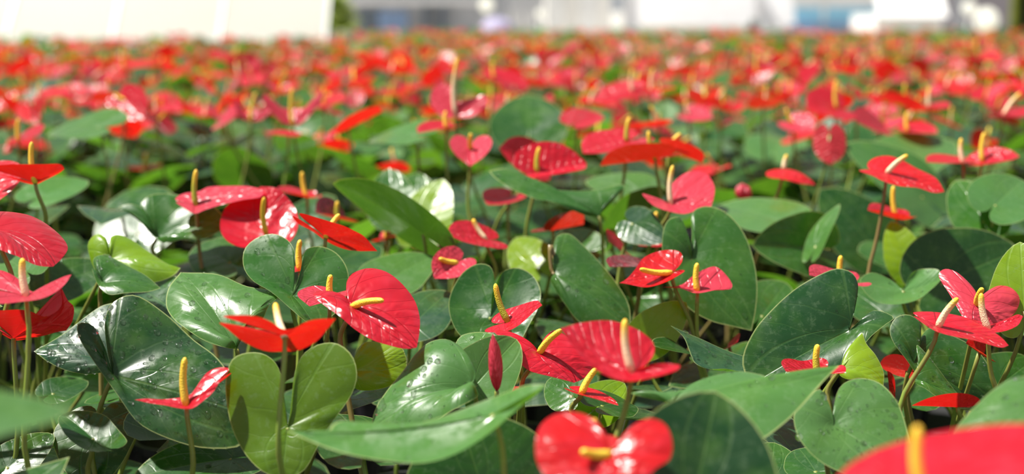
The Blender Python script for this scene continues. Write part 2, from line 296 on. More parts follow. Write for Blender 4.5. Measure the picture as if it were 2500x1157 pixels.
pf((86,447),1.85,(157,411,0),[(140,425,.8),(110,440,1.2),(86,450,1.5),(50,443,1.2),(15,432,.8),(-20,420,0)],[(150,402,-.5),(110,401,-1.2),(60,400,-1.5),(20,402,-1.2),(-20,408,-.5)],sp=(77,345),stem=(112,530),red='bright',say='a flat red flower seen from below its upright yellow spadix',bulge=.001)
fl((-50,440),(-18,500),1.85,(.4,.7,.5),L=.07,sp=(-60,380),pl=30,pr=30,w=1.3)
pf((478,502),2.0,(645,463,1),[(617,457,2),(563,453,3),(508,456,3),(486,467,2.5),(457,470,2),(437,476,1.5),(428,487,.5)],[(635,480,-.5),(588,490,-1.5),(537,500,-2),(500,512,-2.5),(477,522,-3),(450,508,-2),(430,492,-.5)],sp=(479,412),stem=(490,640),red='pink',say='a broad pink-red flower with curled lip and tall yellow-green spadix',spc=LIMEY,bulge=.001)
pf((650,572),1.96,(636,455,5.2),[(600,475,4.55),(560,498,3.25),(540,530,1.3),(539,565,-0.65),(558,592,-1.95),(592,605,-2.6),(630,600,-1.95),(645,585,-0.65)],[(675,461,4.55),(707,489,3.9),(727,525,1.95),(726,562,0.0),(708,590,-1.3),(675,603,-1.95),(656,590,-0.65)],sp=(645,480),sdd=-.02,red='red',say='an upright round red flower facing the front behind a pale-rimmed leaf',spc=YEL,bulge=-.004)
pf((795,580),1.75,(922,612,0),[(878,614,1.2),(838,606,1.8),(798,589,2),(759,563,1.8),(731,546,1),(714,526,0)],[(890,577,-1.2),(866,565,-1.8),(838,550,-2.2),(806,540,-2.2),(767,530,-1.8),(731,521,-.8)],sp=(830,521),sdd=.01,stem=(780,700),red='bright',say='a red flower seen from below like a folded leaf above rounded leaves',bulge=.001)
fl((733,660),(700,668),1.75,(0,.95,.2),L=.05,sp=(733,583),red='bright',spc=YEL)
fl((750,482),(672,464),2.3,(0,1,.15),L=.062,sp=(738,418),sdd=0,red='red',cb=2.2,pl=15,pr=15,w=.9)
fl((826,535),(770,520),2.2,(.1,.8,.5),L=.06,sp=(825,490),red='maroon',spc=LIMEY,pl=30,pr=30,w=1.2,say='a wilted maroon flower with a pale rim',sg=-1)
fl((942,584),(990,572),2.3,(0,.8,.5),L=.05,sp=(948,540),red='pink',pl=30,pr=30)
fl((1042,604),(1070,612),2.4,(0,.7,.6),L=.05,red='red',pl=30,pr=30)
fl((1187,584),(1092,572),2.0,(-.05,.88,.42),L=.066,sp=(1155,533),spc=CREAM,stem=(1210,670),red='red',pl=8,pr=12,w=1.05,say='a shallow dish-shaped red flower with cream spadix above a smaller flower')
fl((1117,641),(1060,680),1.9,(-.1,.45,.88),L=.05,sp=(1073,630),sdd=-.02,red='pink',pl=25,pr=15,say=None,w=1.05)
fl((1240,786),(1324,745),1.6,(-.3,.95,.12),L=.052,sg=-1,sp=(1208,690),spc=LIMEY,stem=(1275,925),say='a thin curled red flower and long green-yellow spadix before round leaf',pl=20,pr=8,kr=-.8,cf=-.4,w=.9,back=1.2)
pf((1316,862),1.55,(1401,935,-2.5),[(1428,920,-1),(1448,888,0),(1432,860,1),(1402,835,2),(1375,812,3),(1350,806,3),(1328,828,2),(1318,848,1)],[(1340,917,-3),(1290,901,-3),(1266,880,-2.5),(1255,850,-1.5),(1225,822,0),(1206,806,1),(1240,808,1.5),(1285,830,1)],sp=(1372,803),sdd=-.02,spc=YEL,stem=(1275,930),say='a glossy red flower with yellow spadix overlapped by a nearer flower')
fl((1240,968),(1300,942),1.55,(.1,.8,-.5),L=.05,sg=1,red='red')
pf((1543,905),1.25,(1368,802,3),[(1391,838,2),(1427,880,0),(1479,917,-2),(1535,932,-3),(1597,922,-3.5),(1650,905,-3),(1660,892,-2),(1600,890,-.5)],[(1400,791,4),(1453,786,5),(1504,787,5.5),(1556,803,5.5),(1590,832,5),(1597,860,4),(1580,888,2),(1558,900,.5)],sp=(1527,776),spc=CREAM,stem=(1515,1040),say='a wide soft-focus red flower with a tall cream spadix',bulge=-.004)
fl((1420,960),(1510,990),1.5,(.25,.95,.02),L=.045,sp=(1457,897),spc=YEL,stem=(1395,1000),say='a small thin red flower under a leaning orange spadix',red='bright',pl=10,pr=10,w=.8)
pf((1490,1108),1.08,(1490,1240,-4),[(1550,1200,-3),(1600,1145,-2),(1634,1120,-1),(1641,1076,0),(1622,1034,1.5),(1587,1022,2),(1548,1035,2),(1525,1065,1)],[(1420,1215,-3),(1350,1180,-2),(1313,1130,-1),(1307,1076,0),(1328,1030,2),(1370,1006,3),(1412,1004,3),(1455,1026,2),(1482,1065,1)],sp=(1420,1100),sdd=-.02,spc=YEL,say='a blurred red flower with two raised rounded lobes in front',red='bright')
fl((1448,1075),(1430,1110),1.16,(0,.8,.5),L=.04,sp=(1453,1018),spc=YEL,red='bright')
pf((1640,664),1.75,(1512,691,-1),[(1540,698,-2),(1580,701,-3),(1620,691,-3),(1650,676,-2.5),(1672,661,-1.5),(1655,660,-.5)],[(1532,678,0),(1550,660,1),(1572,630,3),(1600,615,4),(1632,611,4),(1661,618,3.5),(1666,636,2.5),(1652,655,1)],sp=(1562,655),sdd=-.02,spc=YEL,stem=(1690,800),say='a cupped scarlet flower with horizontal yellow spadix',red='bright',bulge=-.004)
fl((1565,650),(1488,652),1.9,(-.3,.7,.3),L=.055,red='maroon',w=1.2)
pf((1703,711),1.75,(1616,700,0),[(1660,704,-1),(1700,715,-2),(1750,708,-1.5),(1786,704,0)],[(1665,694,.5),(1687,677,1),(1705,665,2),(1722,655,3),(1745,650,3.5),(1770,670,3),(1787,701,1)],sp=(1703,640),spc=YEL,stem=(1710,900),red='pink',say='a small red flower with raised lobe standing before a big glossy leaf',bulge=.001)
pf((1638,499),2.0,(1736,505,-1.5),[(1744,478,0),(1743,450,2),(1723,422,4),(1687,419,4.5),(1655,434,4),(1634,460,2.5),(1632,485,1)],[(1700,514,-3),(1670,523,-4),(1630,514,-4),(1590,498,-3),(1568,473,-1.5),(1600,481,-.5)],sp=(1643,402),spc=CREAM,stem=(1585,600),red='pink',say='a pink-red open flower with a tall cream spadix tipped orange',bulge=.001)
fl((1604,585),(1560,600),2.1,(0,.8,.4),L=.05,sp=(1603,515),spc=CREAM,red='red')
fl((1520,610),(1485,590),2.1,(0,.6,.6),L=.05,red='red',w=1.2)
fl((1350,562),(1425,548),2.1,(.1,.8,-.6),L=.06,sg=1,red='brown',stem=(1345,660),pl=22,pr=22,w=1.2,say='a brownish red flower seen from below over bright leaves')
fl((1312,420),(1432,398),2.2,(0,.66,.7),L=.085,sg=1,sp=(1317,358),spc=LIMEY,stem=(1285,560),red='red',pl=15,pr=30,kr=.8,w=1.05,say='a broad red flower above a leaf with upturned pale edge')
fl((1305,400),(1218,362),2.36,(-.1,.6,.7),L=.075,sp=(1308,348),red='red',stem=(1215,540),pl=15,pr=15)
fl((1240,480),(1190,500),2.3,(0,.7,.3),L=.06,red='red')
fl((1150,364),(1148,406),2.3,(0,.30,.95),L=.052,sp=(1150,325),sdd=-.02,spc=YEL,stem=(1145,520),red='pink',pl=28,pr=28,w=1.35,back=1.35,say='a pink-red heart flower facing front, its two lobes raised')
fl((1090,312),(1020,325),2.5,(-.1,.9,.3),L=.065,sp=(1088,270),spc=YEL,red='red',pl=20,pr=10)
pf((1112,285),2.6,(1080,203,3),[(1060,215,2.5),(1050,240,1.5),(1062,270,.5),(1092,290,-1)],[(1103,215,2.5),(1112,248,1),(1150,240,1),(1188,232,1),(1180,262,0),(1150,286,-1)],sp=(1118,140),spc=CREAM,red='pink',bulge=.001,say='a tall pink-red flower rising above its neighbours with cream spadix')
fl((1530,345),(1424,375),2.3,(-.05,.85,.2),L=.085,sp=(1537,285),spc=LIMEY,red='red',pl=10,pr=10,w=1.1)
fl((1600,388),(1465,405),2.2,(-.1,.88,-.35),L=.090,sg=1,sp=(1583,318),spc=LIMEY,stem=(1612,470),red='brown',pl=20,pr=20,say='a brownish red flower arched like a cap beside a scarlet one')
fl((1632,360),(1714,398),2.28,(.2,.85,-.2),L=.065,sg=1,sp=(1662,325),spc=YEL,red='bright',w=1.2,pl=12,pr=12)
fl((1914,412),(1992,452),2.3,(.15,.85,.15),L=.065,sp=(1922,376),spc=CREAM,stem=(1890,500),red='bright',pl=-20,pr=-20,cf=.9,say='a drooping cap-like red flower with a cream spadix')
pf((2165,422),2.0,(2306,467,-2),[(2292,445,0),(2278,430,1),(2238,409,2.5),(2202,391,3.5),(2170,381,4),(2139,383,3.5),(2119,396,2.5),(2122,412,1)],[(2278,469,-3),(2238,459,-3.5),(2198,454,-3.5),(2158,442,-3),(2131,430,-2),(2097,416,0),(2130,413,.5)],sp=(2217,377),sdd=-.01,spc=CREAM,stem=(2125,640),red='bright',say='a wide red flower high on a curved pale green stem',bulge=.001)
fl((2190,535),(2118,513),2.1,(0,1,.15),L=.05,sp=(2182,452),spc=YEL,stem=(2193,690),red='red',cb=1.5,pl=25,pr=25,back=1.3,say='a small red flower with raised lobe on a straight brown stem')
fl((2352,398),(2262,396),2.3,(0,.95,.1),L=.065,sp=(2347,336),spc=CREAM,red='bright',pl=10,pr=10)
fl((2398,395),(2490,382),2.32,(.1,.9,.3),L=.066,sp=(2403,322),spc=YEL,red='red',pl=20,pr=12,say='a red flower touching another low red flower at the bed edge')
pf((2290,798),1.50,(2463,842,-2),[(2440,822,0),(2416,803,1),(2364,777,2.5),(2313,766,3),(2261,759,3),(2229,764,2)],[(2440,846,-3),(2364,829,-3.5),(2313,816,-3.5),(2280,806,-3),(2256,792,-2),(2232,770,.5)],sp=(2340,725),sdd=-.01,spc=CREAM,stem=(2198,990),red='red',say='a flat red flower with white spadix on a slanting olive stem',bulge=.001)
pf((2386,745),1.60,(2395,815,-2),[(2425,795,-1.5),(2455,782,-.5),(2484,755,1),(2490,725,2),(2468,703,3),(2437,697,3),(2405,714,2),(2392,732,1)],[(2365,795,-2),(2345,765,-1),(2318,715,1),(2292,668,3),(2308,657,3.5),(2340,666,3),(2374,698,2),(2382,725,1)],sp=(2400,702),sdd=-.02,spc=YEL,red='pink',say='a pink-red heart flower with two tall lobes behind a flat flower')
pf((2413,804),1.53,(2498,774,0),[(2483,768,.5),(2447,781,1),(2420,792,1),(2380,780,2),(2340,772,2)],[(2483,793,-1.5),(2452,809,-2),(2415,812,-2),(2370,800,-1),(2335,780,0)],sp=(2395,713),spc=CREAM,stem=(2428,940),red='red',bulge=.001)
fl((2390,862),(2358,838),1.6,(-.2,.6,.7),L=.035,red='bright',pl=35,pr=35)
fl((2215,905),(2146,892),1.7,(-.1,.5,-.8),L=.040,red='pink',sg=1,w=1.2)
fl((2172,960),(2166,905),1.66,(.9,.1,.3),L=.03,red='bright',pl=40,pr=40,w=.6)
fl((2338,994),(2226,990),1.5,(0,.75,-.5),L=.05,sg=-1,red='red',stem=(2352,1040),pl=20,pr=20,w=.8)
fl((2250,1200),(2700,1075),.84,(-.3,.95,.10),L=.105,sg=1,sp=(2241,1035),spc=YEL,red='red',pl=8,pr=10,w=.9,say='a very blurred pink-red flower close in front')
pf((1213,955),1.44,(1203,813,0),[(1194,845,0),(1192,895,.3),(1202,940,.2)],[(1222,855,0),(1228,905,.3),(1221,945,.2)],red='pink',stem=(1218,1010),bulge=.007)
fl((1997,912),(1920,908),1.51,(.0,.98,.1),L=.05,sp=(1997,838),spc=LIMEY,red='red',cb=1.6,pl=15,pr=15,say='a small red flower and green spadix beside yellow-green leaf',back=1.3)
fl((2055,690),(1976,672),1.8,(.1,.95,.2),L=.05,sp=(2054,622),spc=YEL,red='pink',pl=15,pr=15,cb=.8,back=1.6,w=1.1,say='a pink flower half hidden behind a big dark leaf')
fl((1780,845),(1800,835),1.85,(0,.5,.8),L=.035,red='red')
fl((2025,330),(2028,402),2.6,(.1,.2,-.9),L=.056,sg=-1,red='pink',w=1.0)
pf((1815,487),2.40,(1812,446,0),[(1797,458,0),(1796,478,.3)],[(1833,460,0),(1834,479,.3)],red='pink',bulge=.008)
# middle distance
fl((305,245),(352,290),3.0,(.0,.5,.85),L=.07,sp=(278,228),red='red',spc=YEL,pl=15,pr=15)
fl((382,275),(438,268),3.1,(.0,.9,.2),L=.06,sp=(380,232),spc=CREAM,red='red',w=1.2)
fl((305,170),(372,160),4.0,(0,.9,.2),L=.085,sp=(300,112),red='bright',spc=YEL,w=1.1)
fl((95,240),(150,236),3.2,(0,.85,.3),L=.065,sp=(97,205),red='bright',spc=CREAM,w=1.2)
fl((45,345),(95,330),2.6,(0,.8,.4),L=.06,sp=(45,288),red='red',spc=YEL,w=1.2)
pf((612,298),3.0,(622,262,2),[(600,275,1.5),(575,240,.5),(572,256,0),(588,287,-.5)],[(640,270,1.5),(662,245,.5),(668,262,0),(640,292,-.5)],sp=(625,225),red='pink',spc=YEL,bulge=.001)
fl((545,295),(575,285),3.1,(0,.6,.7),L=.05,red='pink',w=1.2)
pf((716,308),2.8,(716,266,3),[(690,262,2),(648,230,1),(640,240,.5),(660,270,0),(690,300,-.5)],[(742,262,2),(765,240,1.5),(790,225,1),(785,246,.5),(760,277,0),(738,300,-.5)],sp=(714,215),red='pink',spc=YEL,bulge=.001,say='a spread pink-red flower with a tall spadix among blurred flowers')
fl((705,332),(645,325),2.75,(0,.97,.05),L=.05,sg=1,red='red',w=1.0)
fl((850,315),(934,272),2.7,(-.2,.85,-.2),L=.08,sg=1,red='bright',pl=20,pr=20,w=1.2)
fl((792,255),(842,245),3.3,(0,.8,.4),L=.06,sp=(790,212),red='bright',spc=YEL,w=1.2)
fl((1206,190),(1292,215),3.4,(.1,.85,.2),L=.09,sp=(1204,150),red='red',spc=YEL,w=1.1)
fl((1240,260),(1250,285),3.2,(0,.6,.6),L=.05,sp=(1240,225),red='pink',spc=CREAM)
fl((1543,225),(1450,245),3.2,(0,.85,.3),L=.085,sp=(1543,168),red='red',spc=CREAM,w=1.1)
fl((1590,225),(1654,215),3.2,(0,.9,.0),L=.065,sp=(1595,165),red='bright',spc=CREAM,w=1.1)
fl((2043,265),(1968,262),3.0,(0,.7,.5),L=.075,sp=(2043,195),red='red',spc=YEL,w=1.3)
fl((2090,285),(2125,260),3.0,(0,.7,.5),L=.06,red='bright',w=1.3)
fl((1848,180),(1900,172),4.0,(0,.9,.1),L=.08,sp=(1848,125),red='bright',spc=YEL,w=1.2)
fl((2268,262),(2312,265),3.1,(0,.9,.2),L=.06,sp=(2270,212),red='red',spc=CREAM,w=1.3)
fl((2150,315),(2095,300),2.8,(0,.7,.5),L=.07,red='red',w=1.3)
fl((2215,320),(2290,325),2.8,(0,.85,.2),L=.07,sp=(2215,272),red='red',spc=YEL,w=1.2)
fl((1935,300),(1985,320),3.0,(0,.7,.5),L=.06,sp=(1920,265),red='pink',spc=YEL,w=1.3)
fl((1410,300),(1460,275),2.8,(0,.8,.4),L=.07,sg=1,red='red',w=1.0)
fl((1680,280),(1740,290),3.2,(0,.8,.4),L=.06,sp=(1675,245),red='pink',spc=CREAM,w=1.2)
fl((2450,280),(2500,285),2.8,(0,.8,.4),L=.07,sp=(2492,225),red='red',spc=CREAM,w=1.3)
fl((2390,140),(2430,150),4.2,(0,.8,.4),L=.09,sp=(2385,95),red='bright',spc=LIMEY,w=1.2)
# ---- leaves
plf((277,917),1.50,(600,1010,-2),[(575,940,0),(530,872,2),(470,825,4),(400,762,5),(325,719,5),(278,735,4),(258,772,3),(262,850,1),(272,900,0)],[(596,1080,-3),(500,1093,-4),(410,1070,-4),(340,1032,-4),(290,965,-3),(232,885,-1.5),(190,815,0),(192,788,1),(222,790,1),(252,840,.5),(268,890,0)],green='dark',wet=230,stem=(225,1120),say='a big dark folded leaf covered in water drops')
plf((275,885),1.66,(83,858,0),[(115,880,-1),(165,905,-1.5),(215,912,-1.5),(265,905,-1),(290,895,0)],[(150,815,2),(215,768,4),(260,742,5),(310,740,5),(310,820,3),(292,870,1)],green='blue',wet=150)
lf((425,760),(330,700),1.75,(-.1,.85,.5),L=.10,sg=1,green='blue',wet=120)
plf((578,852),1.60,(440,660,9),[(412,700,6),(405,740,4),(425,775,1.5),(450,797,0),(500,828,-1.5),(555,847,-2)],[(530,668,8),(600,695,6),(685,712,5),(655,745,3),(640,775,2),(605,800,1),(588,830,0)],green='light',wet=60,stem=(585,900),bulge=.012,say='a pale glossy leaf with a wet sheen')
plf((270,632),1.82,(441,653,0),[(400,637,1.5),(360,612,2.5),(320,583,3),(290,572,3),(271,578,2),(267,605,1)],[(425,672,-1),(390,686,-1.5),(340,690,-2),(290,685,-1.5),(238,665,-.5),(218,625,.5),(215,590,1.2),(235,570,1.5),(258,580,1.2),(266,608,.5)],green='lime')
plf((250,692),1.74,(392,700,0),[(345,665,3),(300,640,4),(255,622,4),(230,628,3),(232,655,1.5)],[(350,713,-2),(300,714,-3),(265,716,-3),(240,695,-2),(226,655,-.5)],green='mid',wet=25,stem=(245,740))
plf((714,722),1.66,(772,805,-4),[(800,780,-2),(835,745,0),(852,690,2),(845,650,3),(818,614,4),(785,600,4),(752,606,3),(738,630,2),(736,680,1)],[(735,775,-4),(705,748,-3),(660,710,-2),(618,686,-1),(594,650,1),(598,605,2.5),(630,577,3.5),(668,570,3.5),(702,586,3),(719,615,2),(716,670,1)],green='mid',wet=25,stem=(735,850),bulge=.003,say='two tall rounded pale-rimmed lobes')
plf((703,1044),1.42,(690,1172,-2),[(740,1150,-2),(775,1090,-1),(800,1045,0),(830,1005,.5),(860,960,1.5),(872,915,2),(860,868,2.5),(825,838,3),(785,838,3),(745,860,2.5),(722,900,1.5),(712,980,.5)],[(640,1150,-2),(600,1110,-1),(568,1050,0),(553,980,1),(552,920,1.5),(568,875,2),(600,860,2.5),(640,862,2.5),(672,885,2),(690,930,1),(695,990,.5)],green='olive',stem=(700,1157),bulge=.003,say='a large translucent olive-green leaf with two round lobes')
plf((866,905),1.62,(992,872,0),[(980,848,.5),(930,835,.5),(885,838,.5),(866,868,.5)],[(990,915,-.5),(960,938,-1),(900,953,-1),(868,948,-.5),(860,925,0)],green='lime')
plf((1150,945),1.45,(905,1033,-1),[(935,1037,-2),(990,1040,-3),(1050,1027,-4),(1100,1000,-4.5),(1145,978,-4),(1168,960,-2)],[(915,1000,0),(945,950,1),(980,905,2),(1015,860,3),(1050,833,4),(1090,825,4.5),(1122,842,4),(1134,885,3),(1142,920,1.5)],green='light',wet=60,stem=(1160,1010),bulge=.012,say='a light green wet leaf arched over its tip')
lf((1160,940),(1262,828),1.48,(.1,.5,.8),L=.08,green='light',sg=1,pl=15,pr=15)
lf((1200,900),(1128,818),1.62,(-.1,.7,.6),L=.08,green='light',wet=30,sg=1)
plf((1200,1012),1.20,(700,1052,0),[(780,1086,-1),(850,1111,-2),(950,1129,-3),(1040,1130,-3.5),(1120,1105,-3.5),(1200,1055,-3),(1270,995,-2),(1322,950,0),(1290,980,0)],[(795,1063,0),(815,1037,1),(850,1027,2),(950,1044,2),(1065,1024,3),(1200,973,4),(1290,940,3),(1332,942,2),(1290,965,1)],green='light',wet=10,stem=(1230,1150),bulge=-.004,say='a long pale blurred leaf arching sideways like a boat')
lf((1180,1200),(1120,1010),1.32,(0,.2,.97),L=.077,green='green',sg=1,w=2.2)
plf((1198,775),1.75,(1225,860,-3),[(1265,840,-2),(1294,790,-1),(1314,750,0),(1320,710,1.5),(1298,671,3),(1262,654,3.5),(1230,661,3),(1214,685,2),(1205,730,1)],[(1165,845,-2),(1122,818,-1),(1101,780,0),(1096,735,1.5),(1108,698,2.5),(1134,662,3.5),(1169,645,4),(1197,651,3.5),(1207,680,2.5),(1201,725,1)],green='green',wet=12,stem=(1205,900),bulge=-.004,say='a round cupped leaf of two dark lobes behind a spadix')
plf((1354,668),1.86,(1541,790,-3),[(1536,746,-1.5),(1505,690,.5),(1464,638,2.5),(1423,597,4),(1388,570,5),(1360,576,4),(1350,610,2.5),(1350,645,1)],[(1480,788,-4),(1422,788,-3.5),(1380,742,-2.5),(1352,700,-1),(1344,682,-.3)],green='mid',wet=25,stem=(1345,600))
plf((1688,632),1.86,(1836,806,-4),[(1845,760,-3),(1849,700,-1.5),(1842,640,.5),(1822,578,2.5),(1792,536,4),(1755,509,5),(1720,503,4.5),(1694,515,3.5),(1690,570,1.5)],[(1790,796,-4),(1740,785,-4),(1692,760,-3.5),(1655,722,-3),(1632,685,-2),(1618,630,-1),(1620,560,0),(1636,533,1),(1660,530,1),(1676,560,.7),(1681,605,.3)],green='mid',wet=15,stem=(1680,650),say='a very large leaf with a shining pale lower half')
plf((2073,808),1.62,(1830,940,-2),[(1880,955,-3),(1960,935,-4),(2040,900,-4),(2095,858,-3.5),(2125,822,-3),(2160,792,-2),(2182,773,-1),(2135,757,0),(2100,782,0)],[(1812,880,-1),(1838,812,0),(1880,760,.8),(1940,705,1.6),(2000,670,2),(2047,655,2.2),(2082,667,2),(2096,697,1.8),(2086,735,1.2),(2072,775,.5)],green='dark',wet=15,stem=(2085,840),say='a large deep green leaf with ribbed veins standing upright')
plf((1640,985),1.32,(2050,890,1),[(1990,913,1),(1940,925,1.5),(1900,928,2),(1850,912,3.5),(1795,904,4),(1750,915,4),(1715,944,3),(1625,955,2),(1540,957,1),(1590,972,.3)],[(2012,930,0),(1970,975,-2),(1915,1030,-3.5),(1840,1082,-5),(1760,1090,-5),(1680,1060,-4),(1620,1020,-2),(1610,995,-.5)],green='light',wet=30,say='a long bluish green leaf catching the light')
lf((1690,1230),(1748,955),1.10,(.05,.28,.95),L=.10,sg=1,green='dark',pl=8,pr=8,w=1.5,say='a large dark blurred leaf rising to a point')
plf((1850,895),1.63,(1636,796,3),[(1668,825,2),(1682,855,1),(1697,887,-.5),(1730,903,-1.5),(1775,902,-2),(1820,912,-2.5),(1870,925,-2),(1878,905,-1)],[(1668,808,3),(1705,825,3.5),(1755,850,3.5),(1825,872,3),(1880,873,2.5),(1957,862,1.5),(1935,880,0),(1890,890,0)],green='blue',wet=60,stem=(1850,940),bulge=-.004,say='a wet wavy leaf with upturned pointed tip')
lf((1700,870),(1596,845),1.76,(0,.8,.2),L=.08,green='green')
plf((2035,1040),1.40,(2235,1175,-5.0),[(2228,1110,-2.5),(2216,1050,-0.62),(2200,1000,1.25),(2175,960,2.5),(2140,930,3.75),(2100,921,4.0),(2060,935,3.5),(2040,968,2.5),(2038,1005,1.25)],[(2150,1172,-5.0),(2050,1150,-4.38),(2000,1125,-3.75),(1965,1090,-3.12),(1944,1050,-1.88),(1940,1010,-0.62),(1970,972,1.0),(2003,950,1.88),(2020,980,1.25),(2028,1015,0.62)],green='light',wet=110,bulge=.004,say='a broad heart leaf sprinkled with water drops')
plf((2052,903),1.545,(2157,943,-1),[(2158,905,0),(2140,868,1),(2116,840,2),(2104,810,3),(2092,848,2),(2070,868,1),(2056,890,.3)],[(2135,935,-1.5),(2100,922,-1.5),(2070,925,-1.5),(2050,915,-.5)],green='lime',stem=(2020,966))

plf((2230,885),1.66,(2420,1000,0),[(2440,960,0),(2420,900,1),(2380,850,2),(2320,815,2.5),(2270,800,2.5),(2240,840,1.5)],[(2350,1000,-1),(2290,970,-1.5),(2250,930,-1.5),(2215,880,-1),(2180,830,0),(2174,800,1),(2190,773,1.5),(2220,768,1.5),(2248,790,1.2),(2240,850,.5)],green='green',wet=30)
plf((2232,928),1.52,(2382,1002,-1),[(2330,948,0),(2290,898,1),(2262,860,2),(2240,841,2.5),(2242,885,1)],[(2340,992,-2),(2300,975,-2.5),(2265,950,-2),(2240,938,-1)],green='mid',wet=10)

plf((2560,980),1.22,(2285,1115,-2),[(2330,1140,-3),(2420,1150,-4),(2520,1120,-4),(2580,1050,-2)],[(2330,1050,0),(2380,990,1.5),(2430,945,3),(2480,920,4),(2540,915,4),(2580,945,2)],green='light',wet=20,say='a light green shining leaf leaning in from the bed edge')
plf((2206,710),1.86,(2302,677,1),[(2290,661,2),(2250,656,3),(2222,672,2),(2212,695,1)],[(2275,706,-1.5),(2240,733,-2.5),(2190,743,-3),(2140,736,-2.5),(2108,710,-1.5),(2099,684,0),(2130,665,1.5),(2170,680,1.5),(2195,700,.7)],green='light',wet=8,stem=(2215,770),bulge=-.003)
lf((2500,760),(2490,590),1.62,(-.3,.2,.9),L=.085,green='lime',sg=1,w=1.0)
lf((2440,940),(2520,880),1.72,(0,.5,.8),L=.07,green='mid',sg=1)
plf((383,582),2.0,(540,560,-1),[(545,530,1),(510,495,2.5),(460,480,3.5),(400,472,3.5),(362,478,2.5),(345,497,1.5),(362,535,.5)],[(500,580,-2),(450,582,-2),(400,592,-1.5),(375,577,-.5),(350,548,-.5),(325,520,0),(289,507,.5),(322,497,.8),(350,512,.6),(370,545,.3)],green='mid',stem=(372,610))

lf((1032,572),(812,448),2.0,(.18,.62,-.60),L=.15,green='mid',sg=1,w=.85,stem=(1040,640))
lf((1030,560),(1082,436),2.25,(-.2,.5,.8),L=.10,green='lime',sg=1)
lf((960,520),(950,410),2.3,(0,.4,.8),L=.09,green='mid',sg=1); lf((1010,520),(1020,420),2.35,(0,.4,.8),L=.09,green='mid',sg=1)
plf((1461,528),2.05,(1193,418,3),[(1208,431,1.5),(1255,463,0),(1303,483,-1),(1343,489,-1.5),(1385,507,-1.5),(1437,527,-1)],[(1230,411,4),(1265,419,4),(1296,443,3.5),(1330,458,3),(1400,465,2.5),(1457,462,2.5),(1525,451,3),(1495,490,1)],green='mid',wet=10,stem=(1472,640),say='a leaf with upcurled pale tip and arched base')
lf((1500,560),(1630,470),2.2,(0,.5,-.6),L=.12,green='green',sg=1)
lf((1560,470),(1430,440),2.4,(0,.8,.4),L=.11,green='light',sg=1)
lf((1545,545),(1625,590),2.0,(-.1,.35,.95),L=.065,green='blue',w=1.0)
lf((1900,540),(1756,500),2.22,(0,.85,.4),L=.14,green='light',sg=1,w=1.0)
lf((1998,606),(1836,600),2.1,(.05,.5,.75),L=.11,green='mid',pl=5,pr=25,stem=(2005,660),w=1.0)
lf((1992,600),(2050,498),2.08,(-.8,.3,.35),L=.075,green='light',sg=1,w=.7)
lf((2130,600),(2000,460),2.45,(0,.5,.8),L=.14,green='green',sg=1); lf((2250,480),(2060,350),2.6,(0,.8,.5),L=.17,green='light',sg=1)
lf((2190,400),(2330,345),2.7,(0,.85,.4),L=.14,green='light',sg=1)
lf((2400,540),(2335,440),2.1,(-.2,.6,-.6),L=.10,green='mid',sg=1); lf((2430,500),(2498,440),2.1,(-.1,.6,.75),L=.09,green='light',sg=1,wet=6)
lf((2216,650),(2175,540),2.05,(-.1,.3,.9),L=.075,green='lime',sg=1,stem=(2216,680),w=.9); lf((2222,650),(2338,575),2.05,(.1,.4,-.8),L=.085,green='mid',sg=1,w=.9)
lf((2300,690),(2490,610),2.0,(0,.5,.8),L=.13,green='green',sg=1,w=1.1)
lf((1578,828),(1676,738),1.75,(.15,.4,.85),L=.07,green='lime',sg=1,w=.9)
lf((1010,790),(1098,712),1.82,(0,.75,.6),L=.09,green='blue',sg=1); lf((940,690),(1058,625),1.92,(0,.8,.5),L=.10,green='light',sg=1)
lf((-190,1045),(172,1000),.80,(0,1,.34),L=.10,green='light',sg=1,w=.9,say='a very blurred pale leaf close in front')
lf((226,1070),(152,1012),1.46,(-.05,.95,.22),L=.05,green='green',pl=20,pr=25,w=1.0,back=2.6,cb=.8,stem=(215,1157),sg=1,wet=8)
lf((240,1040),(225,1200),1.55,(0,.2,.95),L=.085,green='green',w=1.3)
lf((20,1140),(132,1060),1.5,(0,.7,.6),L=.07,green='green',wet=20,sg=1)
lf((560,1120),(322,1170),1.49,(-.1,.85,.4),L=.11,green='green',wet=20,w=.9)
lf((1880,1170),(1890,1080),1.52,(-.1,.3,.9),L=.06,green='green',wet=15,sg=1,w=1.4); lf((1990,1150),(1950,1095),1.5,(0,.4,.8),L=.06,green='green',sg=1,w=1.2)
lf((1395,965),(1335,930),1.62,(0,.4,.85),L=.05,green='mid',sg=1,w=1.2); lf((1450,1000),(1525,935),1.62,(0,.5,.8),L=.06,green='lime',sg=1,w=1.0)
lf((1470,990),(1540,985),1.6,(0,.8,.5),L=.07,green='green',sg=1)
lf((1860,770),(1920,690),1.95,(0,.5,.8),L=.09,green='mid',sg=1); lf((2150,760),(2060,700),1.95,(0,.6,.7),L=.09,green='green',sg=1)
lf((100,480),(215,440),2.3,(0,.85,.4),L=.11,green='light',sg=1); lf((60,660),(0,620),1.8,(0,.6,.7),L=.08,green='light',wet=15,sg=1)
lf((120,700),(270,650),1.9,(0,.7,.6),L=.10,green='green',sg=1); lf((130,960),(215,930),1.75,(0,.7,.5),L=.06,green='green',sg=1)
lf((560,640),(480,600),2.0,(0,.7,.6),L=.09,green='mid',sg=1); lf((820,640),(930,600),2.1,(0,.8,.5),L=.10,green='green',sg=1)
lf((1310,650),(1260,580),2.1,(0,.5,.8),L=.08,green='lime',sg=1); lf((1420,620),(1370,565),2.15,(0,.4,.85),L=.09,green='mid',sg=1)
